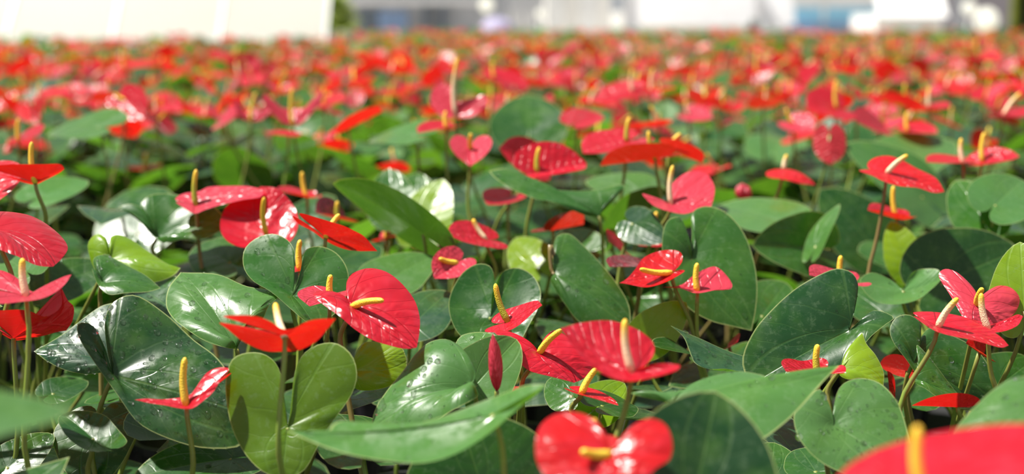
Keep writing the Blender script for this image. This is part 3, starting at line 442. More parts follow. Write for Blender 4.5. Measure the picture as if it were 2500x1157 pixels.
lf((1290,330),(1290,230),2.9,(0,.4,.9),L=.14,green='green',sg=1,w=1.2); lf((240,310),(125,320),2.7,(0,.85,.4),L=.12,green='light',sg=1)
lf((1010,330),(905,340),2.6,(0,.85,.4),L=.11,green='light',sg=1)
#@END

SAY = {(1305, 400): 'red flowers low behind the pink-red heart flower', (1042, 604): 'a small half-open red flower beside the dish-shaped one', (705, 332): 'a red flower tucked under the spread pink one', (2215, 320): 'a wide red flower under a yellow spadix, above a pale broad leaf', (2413, 804): 'a cream spadix rising through a red flower beside the flat one', (2352, 398): 'a thin scarlet flower whose cream spadix stands beside a yellow one',
       (1530, 345): 'a red flower with green spadix behind the arched brownish one', (45, 345): 'a pinkish red flower and orange spadix behind the flat red one',
       (850, 315): 'a scarlet flower held sideways beside the spread pink one', (2025, 330): 'a single pink spathe hanging straight down', (2150, 315): 'two merging red flowers above a pale broad leaf',
       (305, 245): 'a tilted red flower crossed by an orange spadix', (612, 298): 'a V-shaped pink flower next to the spread pink one', (1410, 300): 'a curled red flower behind the green-spadix red one',
       (2043, 265): 'three red flowers massed together under a yellow spadix', (2450, 280): 'a red flower and tall cream spadix beyond the thin scarlet ones', (95, 240): 'a scarlet flower and a leaning cream spadix',
       (382, 275): 'a cream spadix before its scarlet spathe, by the tilted red flower', (545, 295): 'a small pink flower beside the V-shaped pink one', (1240, 260): 'a small pink flower over a large dark upright leaf',
       (1543, 225): 'two broad overlapping red flowers and two cream spadices', (1680, 280): 'a small pink flower behind the scarlet and brownish flowers', (2268, 262): 'a flat red flower and cream spadix beyond the massed red flowers',
       (792, 255): 'a scarlet flower behind the spread pink one', (1206, 190): 'a wide red flower beside the tall cream spadix', (305, 170): 'a scarlet flower with one pale pink edge',
       (1848, 180): 'a scarlet flower under a bright yellow spadix, alone among green', (2390, 140): 'a scarlet flower and lime spadix before the tree trunk'}
for h in FL: h['say'] = h['say'] or SAY.get(h['base'])
# ------------------------------------------------------------------ pots on a jittered grid; every pot is one plant
SP = 0.255
pots = []
for j in range(0, 62):
    y = 0.62 + j * SP
    half = y * 0.36 * 1.12 + 0.85
    n = int(half / SP) + 1
    for i in range(-n, n + 1):
        x = (i + (0.5 if j % 2 else 0)) * SP
        pots.append((x + random.uniform(-.02, .02), y + random.uniform(-.02, .02)))
pots = [p for p in pots if p[1] < 15.2 and not (p[0] < -1.55 and p[1] > 12.3)]
POT = np.array(pots)

hero_keep = []                                                          # where the measured flowers stand, so that random ones do not hide them
def solve(h):
    B = at(*h['base'], h['d']); T0 = at(*h['tip'], h['d']); pl = np.linalg.norm(T0 - B); dz = math.sqrt(max(h['L'] ** 2 - pl ** 2, 0.0)) * h['sg']
    T = at(*h['tip'], h['d'] + dz); n = np.array([h['n'][0], -h['n'][2], h['n'][1]]); h['B'], h['T'], h['fr'], h['len'] = B, T, frame(T - B, n), np.linalg.norm(T - B)
def solve_rim(h):
    B = at(*h['base'], h['d']); t, l, r = h['rim']; q = lambda a: at(a[0], a[1], h['d'] + a[2] * .01) - B
    P, f, uv, mean = rim_blade(q(t), [q(a) for a in l], [q(a) for a in r], OUT_SPATHE if 'red' in h else OUT_LEAF, 72, 16, h['bulge'], h['d'] * 50)
    h['B'], h['T'], h['fr'], h['len'], h['geo'] = B, B + q(t), frame(q(t), mean), np.linalg.norm(q(t)), (P, f, uv)
for h in FL + LV:
    if 'rim' in h: solve_rim(h)
    else: solve(h)
    ref = at(*h['stem'], h['d']) if h['stem'] else h['B']
    g = ref[:2] if h['stem'] else h['B'][:2] + (-(h['T'] - h['B'])[:2] * 0.15)
    h['pot'] = int(np.argmin(((POT - g) ** 2).sum(1)))
for h in FL:
    u, v, d = project(h['B'] + 0.25 * (h['T'] - h['B'])); hero_keep.append((u, v, 0.055 * F / d, d))
def hides_hero(p, rad=0.03):
    u, v, d = project(p); return any(d < D and math.hypot(u - U, v - V) < r * 0.75 + rad * F / d for U, V, r, D in hero_keep)
def in_view(p, m=120):
    u, v, d = project(p); return d > .3 and -m < u < W + m and v < H_PX + m

def crown(o, k=0):
    a = random.uniform(0, 2 * PI); return np.array([o[0] + .02 * math.cos(a), o[1] + .02 * math.sin(a), .125])
def make_pot_meshes():
    prof = [(0.048, 0.0), (0.066, 0.118), (0.071, 0.118), (0.072, 0.131), (0.066, 0.131), (0.062, 0.112)]
    v, f, n = [], [], 20
    for r, z in prof:
        for k in range(n): v.append((r * math.cos(2 * PI * k / n), r * math.sin(2 * PI * k / n), z))
    for i in range(len(prof) - 1):
        for k in range(n): k2 = (k + 1) % n; f.append((i * n + k, i * n + k2, (i + 1) * n + k2, (i + 1) * n + k))
    f.append(tuple(range(n))[::-1]); pm = mesh('pot', v, f, MT['pot'], smooth=False)
    v = [(0, 0, .121)] + [(.0645 * math.cos(2 * PI * k / n), .0645 * math.sin(2 * PI * k / n), .116 + .002 * math.sin(5 * k)) for k in range(n)]
    return pm, mesh('soil', v, [(0, 1 + k, 1 + (k + 1) % n) for k in range(n)], MT['soil'])
POT_ME, SOIL_ME = make_pot_meshes()
from mathutils.bvhtree import BVHTree
REG, LO, HI = [], np.zeros((20000, 3)), np.zeros((20000, 3))
def shape(V, f): V = np.asarray(V); return BVHTree.FromPolygons(V.tolist(), f), V.min(0) - .0005, V.max(0) + .0005
def register(V, f, plant, kind):
    b, lo, hi = shape(V, f); k = len(REG); REG.append((b, plant, kind)); LO[k], HI[k] = lo, hi; return k
def crossings(V, f, plant, kind, skip=-1, best=1e9):
    n = len(REG); V = np.asarray(V); lo, hi = V.min(0), V.max(0); c = 0.
    near = np.nonzero(np.all(LO[:n] < hi, 1) & np.all(HI[:n] > lo, 1))[0]
    if len(near) == 0: return 0.
    b = BVHTree.FromPolygons(V.tolist(), f)
    for k in near:
        o, p, kd = REG[k]
        if k == skip or (p == plant and (kind == 's' or kd in 'sp')): continue
        if b.overlap(o): c += 1
        if c >= best: break
    return c
POT_F = [tuple(p.vertices) for p in POT_ME.polygons]; POT_V = np.array([v.co[:] for v in POT_ME.vertices])
def tube_geo(pts, r=.0034, sides=5): v, f, _s = tube(pts, [r] * len(pts), sides); return np.array(v), f
def join(a, b): n = len(a[0]); return np.concatenate([a[0], b[0]]), list(a[1]) + [tuple(n + k for k in q) for q in b[1]]

def drops_mesh(P, f, count, Ls, up_only=True):
    tris = []
    for q in f:
        tris.append((q[0], q[1], q[2]))
        if len(q) == 4: tris.append((q[0], q[2], q[3]))
    tris = np.array(tris); a, b, c = P[tris[:, 0]], P[tris[:, 1]], P[tris[:, 2]]; nn = np.cross(b - a, c - a); ar = np.linalg.norm(nn, axis=1)
    pick = RNG.choice(len(tris), size=count, p=ar / ar.sum()); w = RNG.random((count, 2)); fl_ = w.sum(1) > 1; w[fl_] = 1 - w[fl_]
    pos = a[pick] + (b - a)[pick] * w[:, :1] + (c - a)[pick] * w[:, 1:]; nor = nn[pick] / ar[pick][:, None]
    V, Fc = [], []; ns = 8; rings = [(1.0, 0.0), (0.86, 0.34), (0.5, 0.58)]
    for p, n in zip(pos, nor):
        r = min(0.0007 + RNG.pareto(1.8) * 0.0010, 0.0036); el = RNG.uniform(1.0, 1.6)
        t = nrm(np.array([0, 0, -1.]) - n * (-n[2]) + 1e-4); s = np.cross(n, t); b0 = len(V)
        for rr, z in rings:
            for k in range(ns):
                q = 2 * PI * k / ns; V.append(p + r * (rr * (el * math.cos(q) * t + math.sin(q) * s) + (z * .85 - .02) * n))
        V.append(p + r * .58 * n)
        for i in range(2):
            for k in range(ns): k2 = (k + 1) % ns; Fc.append((b0 + i * ns + k, b0 + i * ns + k2, b0 + (i + 1) * ns + k2, b0 + (i + 1) * ns + k))
        for k in range(ns): Fc.append((b0 + 2 * ns + k, b0 + 2 * ns + (k + 1) % ns, b0 + 3 * ns))
        Fc.append(tuple(b0 + k for k in range(ns))[::-1])
    return mesh('water_drops', V, Fc, MT['drop'])

def stem_path(B, start_dir, via, cr, n=12):
    if via is not None:
        d1 = nrm(via - B); L1 = np.linalg.norm(via - B); L2 = np.linalg.norm(cr - via)
        if L1 + 0.03 < np.linalg.norm(cr - B) + 0.3 and via[2] > cr[2] + .02:
            a = bez(B, B + start_dir * L1 * .35, via - nrm(cr - B) * L1 * .3, via, n // 2 + 1); b = bez(via, via + nrm(cr - B) * L2 * .3, cr + np.array([0, 0, L2 * .35]), cr, n // 2 + 1)
            return np.concatenate([a, b[1:]])
    L = np.linalg.norm(cr - B); return bez(B, B + start_dir * L * .25, cr + np.array([0, 0, L * .45]), cr, n)

def jitter(c, a=0.12): k = 1 + random.uniform(-a, a); return tuple(min(1, x * k * (1 + random.uniform(-a, a) * .5)) for x in c)
def leaf_obj(plant, o, B, Mx, Ln, kw, green, cr, wet=0, via=None, res=(48, 10), out=None, geo=None, path=None):
    if geo: P, f, uv = geo
    else: P, f, uv = blade(out or OUT_LEAF, *res, **kw); P = (P * Ln) @ Mx.T
    me = mesh('leaf', P, f, MT['leaf'], uv); lo = link('leaf', me, plant, B - o, jitter(green))
    sd = nrm(-Mx[:, 0] * .5 + np.array([0, 0, -1.]))
    pts = (stem_path(B, sd, via, cr) if path is None else path) - B
    link('petiole', stem_mesh('petiole', pts, .0024, .0034), lo, (0, 0, 0), jitter(STEM if random.random() < .8 else STEM_B))
    if wet:
        w = link('water_drops', drops_mesh(P, f, wet, Ln), lo); w['kind'] = 'stuff'
    return lo
def flower_obj(plant, o, B, Mx, Ln, kw, red, cr, spv=None, spc=None, via=None, res=(48, 10), spr=.0042, geo=None, path=None):
    e = link('flower', None, plant, B - o)
    if geo: P, f, uv = geo
    else: P, f, uv = blade(OUT_SPATHE, *res, **kw); P = (P * Ln) @ Mx.T
    link('spathe', mesh('spathe', P, f, MT['spathe'], uv), e, (0, 0, 0), jitter(red, .08))
    if spv is not None: link('spadix', spadix_mesh(spv, spr), e, Mx[:, 2] * -.001, jitter(spc or YEL, .08))
    pts = (stem_path(B, nrm(np.array([0, 0, -1.]) - .3 * Mx[:, 2]), via, cr) if path is None else path) - B
    link('flower_stem', stem_mesh('flower_stem', pts, .0024, .0034), e, (0, 0, 0), jitter(STEM if random.random() < .92 else STEM_B))
    return e
def rand_leaf_kw(): return dict(w=random.uniform(.9, 1.15), pl=random.uniform(-12, 18), pr=random.uniform(-12, 18), kl=random.uniform(-.7, .2), kr=random.uniform(-.7, .2), cf=random.uniform(-.1, .7), cb=random.uniform(0, 1.0), wave=.02, ph=random.uniform(0, 6))
def rand_spathe_kw(): return dict(w=random.uniform(1.0, 1.25), pl=random.uniform(5, 28), pr=random.uniform(5, 28), kl=random.uniform(-.5, .3), kr=random.uniform(-.5, .3), cf=random.uniform(-.4, .6), cb=random.uniform(0, 1.2), wave=.015, ph=random.uniform(0, 6))
def pick(d): return d[random.choice(list(d))]
def rand_leaf_frame(az, tilt):
    ax = np.array([math.cos(az) * math.cos(tilt), math.sin(az) * math.cos(tilt), math.sin(tilt)])
    return frame(ax, np.array([random.uniform(-.3, .3), random.uniform(-.35, .15), 1.]) + (np.array([math.cos(az), math.sin(az), 0]) * -math.sin(tilt) * .3))
GREEN_MIX = ['dark', 'dark', 'green', 'green', 'blue', 'mid', 'light', 'green']
RED_MIX = ['red', 'red', 'bright', 'bright', 'pink', 'pink', 'dark']
def new_plant(o):
    p = link('potted_anthurium', None, None, o); link('pot', POT_ME, p); link('soil', SOIL_ME, p); return p

# ---- plants that carry measured flowers or leaves
used = {}; told = []
for h in FL: used.setdefault(h['pot'], [[], []])[0].append(h)
for h in LV: used.setdefault(h['pot'], [[], []])[1].append(h)
near_ids = [i for i in range(len(POT)) if POT[i][1] < 2.35 and in_view((POT[i][0], POT[i][1], .38), 60)]
for i in near_ids: used.setdefault(i, [[], []])
for i in used: register(POT_V + [POT[i][0], POT[i][1], 0], POT_F, i, 'p')
def hero_geo(h):
    if 'rim' in h: solve_rim(h); P, f, uv = h['geo']
    else:
        solve(h); res = (64, 14) if h['d0'] < 2.12 else (36, 8); red = 'red' in h
        P, f, uv = blade(h.get('out') or (OUT_SPATHE if red else OUT_LEAF), *res, **dict(dict(pl=12, pr=12, wave=.012, ph=h['d0'] * 40) if red else dict(pl=6, pr=6, cf=.25, wave=.015, ph=h['d0'] * 60), **h['kw']))
        P = (P * h['len']) @ h['fr'].T; h['geo'] = (P, f, uv)
    g = (P + h['B'], f)
    h['spv'] = at(*h['sp'], h['d'] + h['sdd']) - h['B'] if h.get('sp') else None
    if h['spv'] is not None: v, f2, _s = spadix_geo(h['spv']); g = join(g, (np.array(v) + h['B'], f2))
    return g
SHIFT = [0.] + [k * .01 * s_ for k in range(1, 10) for s_ in (1, -1)]
for h in FL + LV: h['d0'] = h['d']
for h in sorted(FL + LV, key=lambda h: h['d0']):                         # slide each measured blade along its sight line until it is clear of the others
    best = (1e9, 0.)
    for k in SHIFT:
        h['d'] = h['d0'] + k; g = hero_geo(h); c = crossings(*g, h['pot'], 'b', best=best[0])
        if c < best[0]: best = (c, k)
        if c == 0: break
    h['d'] = h['d0'] + best[1]; g = hero_geo(h); h['reg'] = register(*g, h['pot'], 'b')
def clear_path(B, sd, via, o, plant, skip):
    best = (1e9, None); tries = [(0, 0, 0.)] + [(q, w, a) for w in (.02, .04, .065, .09) for q in (1,) for a in np.arange(8) * PI / 4]
    for q, w, a in tries:
        cr = np.array([o[0] + .02 * math.cos(a + 1), o[1] + .02 * math.sin(a + 1), .125]); pts = stem_path(B, sd, via, cr); n = len(pts); k0 = n // 2 if via is not None else 0
        t = np.clip((np.arange(n) - k0) / (n - 1 - k0), 0, 1); pts = pts + (np.sin(PI * t) * w)[:, None] * np.array([math.cos(a), math.sin(a), 0]) * q
        c = crossings(*tube_geo(pts), plant, 's', skip, best[0])
        if c < best[0]: best = (c, pts)
        if c == 0: break
    register(*tube_geo(best[1]), plant, 's'); return best[1]
for h in sorted(FL + LV, key=lambda h: h['d']):
    o = np.array([*POT[h['pot']], 0.]); sd = nrm(np.array([0, 0, -1.]) - .3 * h['fr'][:, 2]) if 'red' in h else nrm(-h['fr'][:, 0] * .5 + np.array([0, 0, -1.]))
    h['path'] = clear_path(h['B'], sd, at(*h['stem'], h['d'] + .01) if h['stem'] else None, o, h['pot'], h['reg'])
for i, (fs, ls) in sorted(used.items()):
    o = np.array([POT[i][0], POT[i][1], 0.]); plant = new_plant(o); depth = POT[i][1]
    for h in fs: flower_obj(plant, o, h['B'], h['fr'], h['len'], {}, REDS[h['red']], None, h['spv'], h['spc'], geo=h['geo'], path=h['path'])
    for h in ls: leaf_obj(plant, o, h['B'], h['fr'], h['len'], {}, GREENS[h['green']], None, h['wet'], geo=h['geo'], path=h['path'])
    top = .30 if depth < 1.35 else .35 if depth < 1.75 else .40
    for k in range(max(0, 5 - len(ls) // 2)):                                # lower leaves of the same plant, turned and sized until they clear the rest
        best = (1e9,)
        for a in range(36):
            az = k * 2.4 + random.uniform(-1.3, 1.3); z = random.uniform(.19, top); rad = random.uniform(.04, .10); B = np.array([o[0] + rad * math.cos(az), o[1] + rad * math.sin(az), z]); Ln = random.uniform(.09, .13) * (1 - .015 * a)
            if depth > 1.8 and hides_hero(B + np.array([0, 0, .02]), .05): continue
            fr = rand_leaf_frame(az, R(random.uniform(-25, 20))); P, f, uv = blade(OUT_LEAF, 24, 5, **rand_leaf_kw()); P = (P * Ln) @ fr.T
            pts = stem_path(B, nrm(-fr[:, 0] * .5 + np.array([0, 0, -1.])), None, crown(o)); c = crossings(P + B, f, i, 'b', best=best[0])
            if c < best[0]: c += crossings(*tube_geo(pts), i, 's', best=best[0])
            if c < best[0]: best = (c, B, fr, Ln, (P, f, uv), pts)
            if c == 0: break
        if len(best) == 1: continue
        _c, B, fr, Ln, geo, pts = best; register(geo[0] + B, geo[1], i, 'b'); register(*tube_geo(pts), i, 's')
        leaf_obj(plant, o, B, fr, Ln, {}, GREENS[random.choice(GREEN_MIX)], None, 0, geo=geo, path=pts)
    says = [h['say'] for h in fs if h['say']] + [h['say'] for h in ls if h['say']]
    if says: tag(plant, 'anthurium with ' + says[0], 'plant'); told.append((o[0], o[1], says[0]))
    elif fs: tag(plant, 'anthurium with plain red flowers wedged between plants in sharper focus', 'plant', 'red anthuriums crowded in the front of the bed')
    else: tag(plant, 'leafy anthurium without open flowers, low between flowering ones', 'plant', 'leafy anthuriums low in the front of the bed')

# ---- middle distance: prototypes copied pot by pot
def prototype(seed):
    random.seed(seed); o = np.zeros(3); p = new_plant(o)
    for k in range(8):
        az = k * 2.4 + random.uniform(0, 1.0); z = random.uniform(.24, .42) if k > 2 else random.uniform(.36, .45); rad = random.uniform(.03, .09)
        leaf_obj(p, o, np.array([rad * math.cos(az), rad * math.sin(az), z]), rand_leaf_frame(az, R(random.uniform(-20, 35))), random.uniform(.10, .15), rand_leaf_kw(), GREENS[random.choice(GREEN_MIX)], crown(o), 0, None, (24, 5))
    for k in range(3):
        az = k * 2.1 + random.uniform(0, 1.2); rad = random.uniform(.02, .09); z = random.uniform(.42, .555) if k else random.uniform(.50, .585)
        B = np.array([rad * math.cos(az), rad * math.sin(az), z]); a2 = random.uniform(0, 2 * PI); t = R(random.uniform(-35, 30)); ax = np.array([math.cos(a2) * math.cos(t), math.sin(a2) * math.cos(t), math.sin(t)])
        fr = frame(ax, np.array([random.uniform(-.5, .5), random.uniform(-.7, .3), 1.])); spv = (nrm(fr[:, 2] + .35 * ax) * random.uniform(.04, .055))
        flower_obj(p, o, B, fr, random.uniform(.058, .078), rand_spathe_kw(), REDS[random.choice(RED_MIX)], crown(o), spv, random.choice([CREAM, YEL, YEL, LIMEY]), None, (24, 5))
    return p
def kids(o): return [c for c in C.objects if c.parent == o]
TREES = []
for s in range(9):
    p = prototype(100 + s); TREES.append((p, [(c, kids(c)) for c in kids(p)]))
random.seed(11)
order = sorted([i for i in range(len(POT)) if i not in used and POT[i][1] >= 2.35 and in_view((POT[i][0], POT[i][1], .45), 90)], key=lambda i: POT[i][1])
N_IND = max(0, 300 - len(used)); ind, far = order[:N_IND], order[N_IND:]
far = far + [i for i in range(len(POT)) if i not in used and i not in order and POT[i][1] > 1.0 and not in_view((POT[i][0], POT[i][1], .45), 90)]     # the bed goes on beside the frame
MIDSAY = ['anthurium with several blurred red flowers, behind the sharply focused front plants', 'anthurium with softly blurred red flowers in the crowded middle of the bed']
free = list(range(len(TREES)))
def part_geo(c, gk):
    L0 = np.array(c.location); blade_, stem_ = None, None
    for ob in ([c] if c.data else []) + gk:
        g = (np.array([v.co[:] for v in ob.data.vertices]) + (np.array(ob.location) if ob is not c else 0), [tuple(p.vertices) for p in ob.data.polygons])
        if ob.name.startswith(('petiole', 'flower_stem')): stem_ = g
        else: blade_ = g if blade_ is None else join(blade_, g)
    return L0, blade_, stem_
GEO = [[part_geo(c, gk) if c.name.startswith(('flower', 'leaf')) else None for c, gk in tree] for _p, tree in TREES]
def rz(a): return np.array([[math.cos(a), -math.sin(a), 0], [math.sin(a), math.cos(a), 0], [0, 0, 1]])
for i in ind: register(POT_V + [POT[i][0], POT[i][1], 0], POT_F, i, 'p')
for q, i in enumerate(ind):
    lastq = q - (len(ind) - len(TREES)); t = lastq if lastq >= 0 else random.randrange(len(TREES)); proto, tree = TREES[t]; a = random.uniform(0, 2 * PI); sc_ = random.uniform(.93, 1.07)
    first = lastq >= 0
    p = proto if first else proto.copy()
    if not first: C.objects.link(p)
    p.location = (POT[i][0], POT[i][1], 0); p.rotation_euler = (0, 0, a); p.scale = (sc_,) * 3
    O = np.array([POT[i][0], POT[i][1], 0]); nfl = 0
    for (c, gk), geo in zip(tree, GEO[t]):
        is_f = c.name.startswith('flower')
        if geo is None:
            if not first:
                c2 = c.copy(); C.objects.link(c2); c2.parent = p
            continue
        if is_f and not first:
            nfl += 1
            if (POT[i][1] < 3.2 and nfl > (0 if POT[i][1] < 2.75 else 2)) or random.random() < .30: continue
        L0, (bv, bf), (sv, sf) = geo; best = (1e9,)
        for k in range(48):                                              # turn the leaf or flower about its own plant, then make it smaller, until it is clear of the rest
            de = 0. if k == 0 else random.uniform(0, 2 * PI); s_ = 1. if k < 10 else .85 if k < 18 else .7 if k < 26 else .55 if k < 36 else .42; Rm = rz(a + de) * sc_
            if POT[i][1] < 5.0 and not first and hides_hero(O + Rm @ L0, .02 if is_f else .045): continue
            cc = crossings((bv * s_ + L0) @ Rm.T + O, bf, i, 'b', best=best[0])
            if cc < best[0]: cc += crossings((sv + L0) @ Rm.T + O, sf, i, 's', best=best[0])
            if cc < best[0]: best = (cc, de, s_, Rm)
            if cc == 0: break
        if len(best) == 1: continue
        _c, de, s_, Rm = best; register((bv * s_ + L0) @ Rm.T + O, bf, i, 'b'); register((sv + L0) @ Rm.T + O, sf, i, 's')
        c2, g2s = (c, gk) if first else (c.copy(), [g.copy() for g in gk])
        if not first:
            C.objects.link(c2); c2.parent = p
            for g2 in g2s: C.objects.link(g2); g2.parent = c2
        c2.location = tuple(rz(de) @ L0); c2.rotation_euler = (0, 0, de)
        if not is_f: c2.scale = (s_,) * 3
        for g2 in g2s:
            st = g2.name.startswith(('petiole', 'flower_stem'))
            if is_f and not st: g2.scale = (s_,) * 3; g2.location = tuple(np.array(g2.location) * s_)
            elif not is_f and st: g2.scale = (1 / s_,) * 3
    if POT[i][1] < 4.2:
        near = sorted(((x - POT[i][0]) ** 2 + (y - POT[i][1]) ** 2, w) for x, y, w in told if y < POT[i][1] and abs(x - POT[i][0]) < .35 and len(w.split()) <= 9)
        tag(p, 'blurred anthurium growing behind the one with ' + near[0][1] if near and near[0][0] < .3 else MIDSAY[0], 'plant', 'anthuriums just behind the focused ones')
    else: tag(p, MIDSAY[1], 'plant', 'anthuriums in the middle of the bed')

# ---- the far rest of the bed: past 300 plants, one object
random.seed(23)
V, Fc, MI, U1, U2 = [], [], [], [], []
def add(P, f, m, uv):
    b = len(V); V.extend(P); Fc.extend(tuple(b + k for k in q) for q in f); MI.extend([m] * len(f)); U1.extend(uv['shape']); U2.extend(uv['rim'])
def fixed(name, kind, col): 
    m = MT[kind].copy(); m.name = name
    for n in list(m.node_tree.nodes):
        if n.type == 'OBJECT_INFO':
            rgb = m.node_tree.nodes.new('ShaderNodeRGB'); rgb.outputs[0].default_value = (*col, 1)
            for l in list(n.outputs['Color'].links): m.node_tree.links.new(rgb.outputs[0], l.to_socket)
    return m
FARM = [fixed('leaf_' + g, 'leaf', GREENS[g]) for g in ('dark', 'green', 'mid', 'light', 'lime')] + [fixed('spathe_' + r, 'spathe', REDS[r]) for r in ('red', 'bright', 'pink', 'dark')] + [fixed('spadix_' + n, 'spadix', c) for n, c in (('cream', CREAM), ('yellow', YEL))] + [fixed('stem_far', 'stem', STEM)]
LB = [blade(OUT_LEAF, 12, 2, **rand_leaf_kw()) for _ in range(8)]; FB = [blade(OUT_SPATHE, 14, 2, **rand_spathe_kw()) for _ in range(8)]
for i in far:
    o = np.array([POT[i][0], POT[i][1], 0.])
    for k in range(6):
        az = k * 2.4 + random.uniform(0, 1); rad = random.uniform(.03, .1); B = o + np.array([rad * math.cos(az), rad * math.sin(az), random.uniform(.32, .50)]); P, f, uv = random.choice(LB)
        add((P * random.uniform(.10, .15)) @ rand_leaf_frame(az, R(random.uniform(-20, 35))).T + B, f, random.choice([0, 0, 1, 1, 1, 2, 3]), uv)
    for k in range(random.choice([1, 2, 2, 3])):
        az = random.uniform(0, 6.28); rad = random.uniform(.0, .11); B = o + np.array([rad * math.cos(az), rad * math.sin(az), random.uniform(.39, .525)]); P, f, uv = random.choice(FB)
        a2 = random.uniform(0, 6.28); t = R(random.uniform(-35, 30)); ax = np.array([math.cos(a2) * math.cos(t), math.sin(a2) * math.cos(t), math.sin(t)]); fr = frame(ax, np.array([random.uniform(-.5, .5), random.uniform(-.8, .3), 1.]))
        add((P * random.uniform(.058, .08)) @ fr.T + B, f, 5 + random.choice([0, 0, 1, 1, 2, 2, 3]), uv)
        e = nrm(fr[:, 2] + .3 * ax) * random.uniform(.04, .055); tv, tf, ts = tube([B, B + e * .5, B + e], [.004, .0042, .0025], 5); add(np.array(tv), tf, 9 + random.randrange(2), {'shape': np.array(ts), 'rim': np.array(ts)})
        cr = np.array([o[0], o[1], .1]); tv, tf, ts = tube([B, (B + cr) / 2 + [0, 0, .03], cr], [.0025] * 3, 4, False); add(np.array(tv), tf, 11, {'shape': np.array(ts), 'rim': np.array(ts)})
far_bed = link('anthurium_bed', mesh('anthurium_bed', V, Fc, FARM, {'shape': U1, 'rim': U2}, midx=MI))
tag(far_bed, 'far part of the anthurium bed, a blurred carpet of red flowers', 'flower bed', kind='stuff')

# ------------------------------------------------------------------ the nursery yard behind the bed
def boxm(name, x0, x1, y0, y1, z0, z1, m):
    v = [(x, y, z) for z in (z0, z1) for y in (y0, y1) for x in (x0, x1)]
    return mesh(name, v, [(0, 2, 3, 1), (4, 5, 7, 6), (0, 1, 5, 4), (2, 6, 7, 3), (0, 4, 6, 2), (1, 3, 7, 5)], m, smooth=False)
def part(name, parent, b, m, label=None):
    o = parent.location; x0, x1, y0, y1, z0, z1 = b
    q = link(name, boxm(name, x0 - o.x, x1 - o.x, y0 - o.y, y1 - o.y, z0 - o.z, z1 - o.z, m), parent)
    if label: q['label'] = label
    return q
def X(u, d): return (u - W / 2) / F * d * 1.013
# white sheeted greenhouse at the left: sheet panels leaned back to catch the sun, under ribs
g = tag(link('greenhouse', None, None, (X(400, 14.2), 14.2, 0)), 'long white sheeted greenhouse with a sloping side beyond the red bed', 'greenhouse')
xs = np.linspace(-9.5, X(792, 14.2), 8)
def slope_part(name, parent, x0, x1, y0, y1, z0, z1, m, th=.02):
    o = parent.location; v = [(x - o.x, y + dy - o.y, z) for dy in (0, th) for x, y, z in ((x0, y0, z0), (x1, y0, z0), (x1, y1, z1), (x0, y1, z1))]
    return link(name, mesh(name, v, [(0, 1, 2, 3), (7, 6, 5, 4), (0, 4, 5, 1), (1, 5, 6, 2), (2, 6, 7, 3), (3, 7, 4, 0)], m, smooth=False), parent)
for k in range(7): slope_part('sheet_panel', g, xs[k], xs[k + 1], 14.2, 16.4, 0.0, 2.4, MT['sheet'])
for k in range(8): slope_part('rib', g, xs[k] - .012, xs[k] + .012, 14.185, 16.385, 0.0, 2.42, MT['white'])
part('ridge_rail', g, (xs[0] - .03, xs[-1] + .03, 16.36, 16.44, 2.36, 2.46), MT['white'])
#@BACK
# shop building with dark openings
b = tag(link('shop_building', None, None, (X(960, 26), 26, 0)), 'grey low building with dark window openings and a wide eave', 'building')
part('wall', b, (X(800, 26), X(1240, 26), 26.2, 29, 0, 3.2), MT['grey']); part('eave', b, (X(860, 26), X(1180, 26), 25.6, 26.4, .775, .87), MT['silver'])
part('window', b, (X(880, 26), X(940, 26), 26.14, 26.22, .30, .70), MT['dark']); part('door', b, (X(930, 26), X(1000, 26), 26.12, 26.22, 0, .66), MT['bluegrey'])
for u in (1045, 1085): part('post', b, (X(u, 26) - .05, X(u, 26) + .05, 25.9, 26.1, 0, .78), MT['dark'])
# yellow-green shrub at the greenhouse corner
def shrub(name, label, u, d, h, r, m, n=260, ls=1.0):
    random.seed(u); o = tag(link(name, None, None, (X(u, d), d, 0)), label, 'shrub'); v, f = [], []
    for _ in range(n):
        a, e = random.uniform(0, 6.28), random.uniform(-.2, 1); q = random.uniform(.5, 1); c = np.array([r * q * math.cos(a) * math.sqrt(max(0, 1 - e * e)), r * q * math.sin(a) * math.sqrt(max(0, 1 - e * e)), h * .55 + h * .42 * e * q])
        P, ff, _u = LB[random.randrange(8)]; b0 = len(v); v.extend((P * random.uniform(.10, .18) * ls) @ rand_leaf_frame(a, random.uniform(-.6, .6)).T + c); ff = [tuple(b0 + k for k in z) for z in ff]; f.extend(ff)
    fo = link('foliage', mesh('foliage', v, f, m), o); fo['kind'] = 'stuff'
    tv, tf, _s = tube([(0, 0, 0), (.01, 0, h * .4), (0, .02, h * .75)], [.03, .025, .015], 7); link('trunk', mesh('trunk', tv, tf, MT['bark']), o)
shrub('shrub', 'yellow-green shrub at the end of the white sheeting', 826, 17, 1.0, .20, mat('lime_foliage', plain((0.42, 0.50, 0.16), .6, .2, trans=(.6, .7, .2))))
shrub('slender_shrub', 'slender dark shrub standing up between the two white tents', 1824, 15.7, .68, .045, MT['bush'], 90, .5)
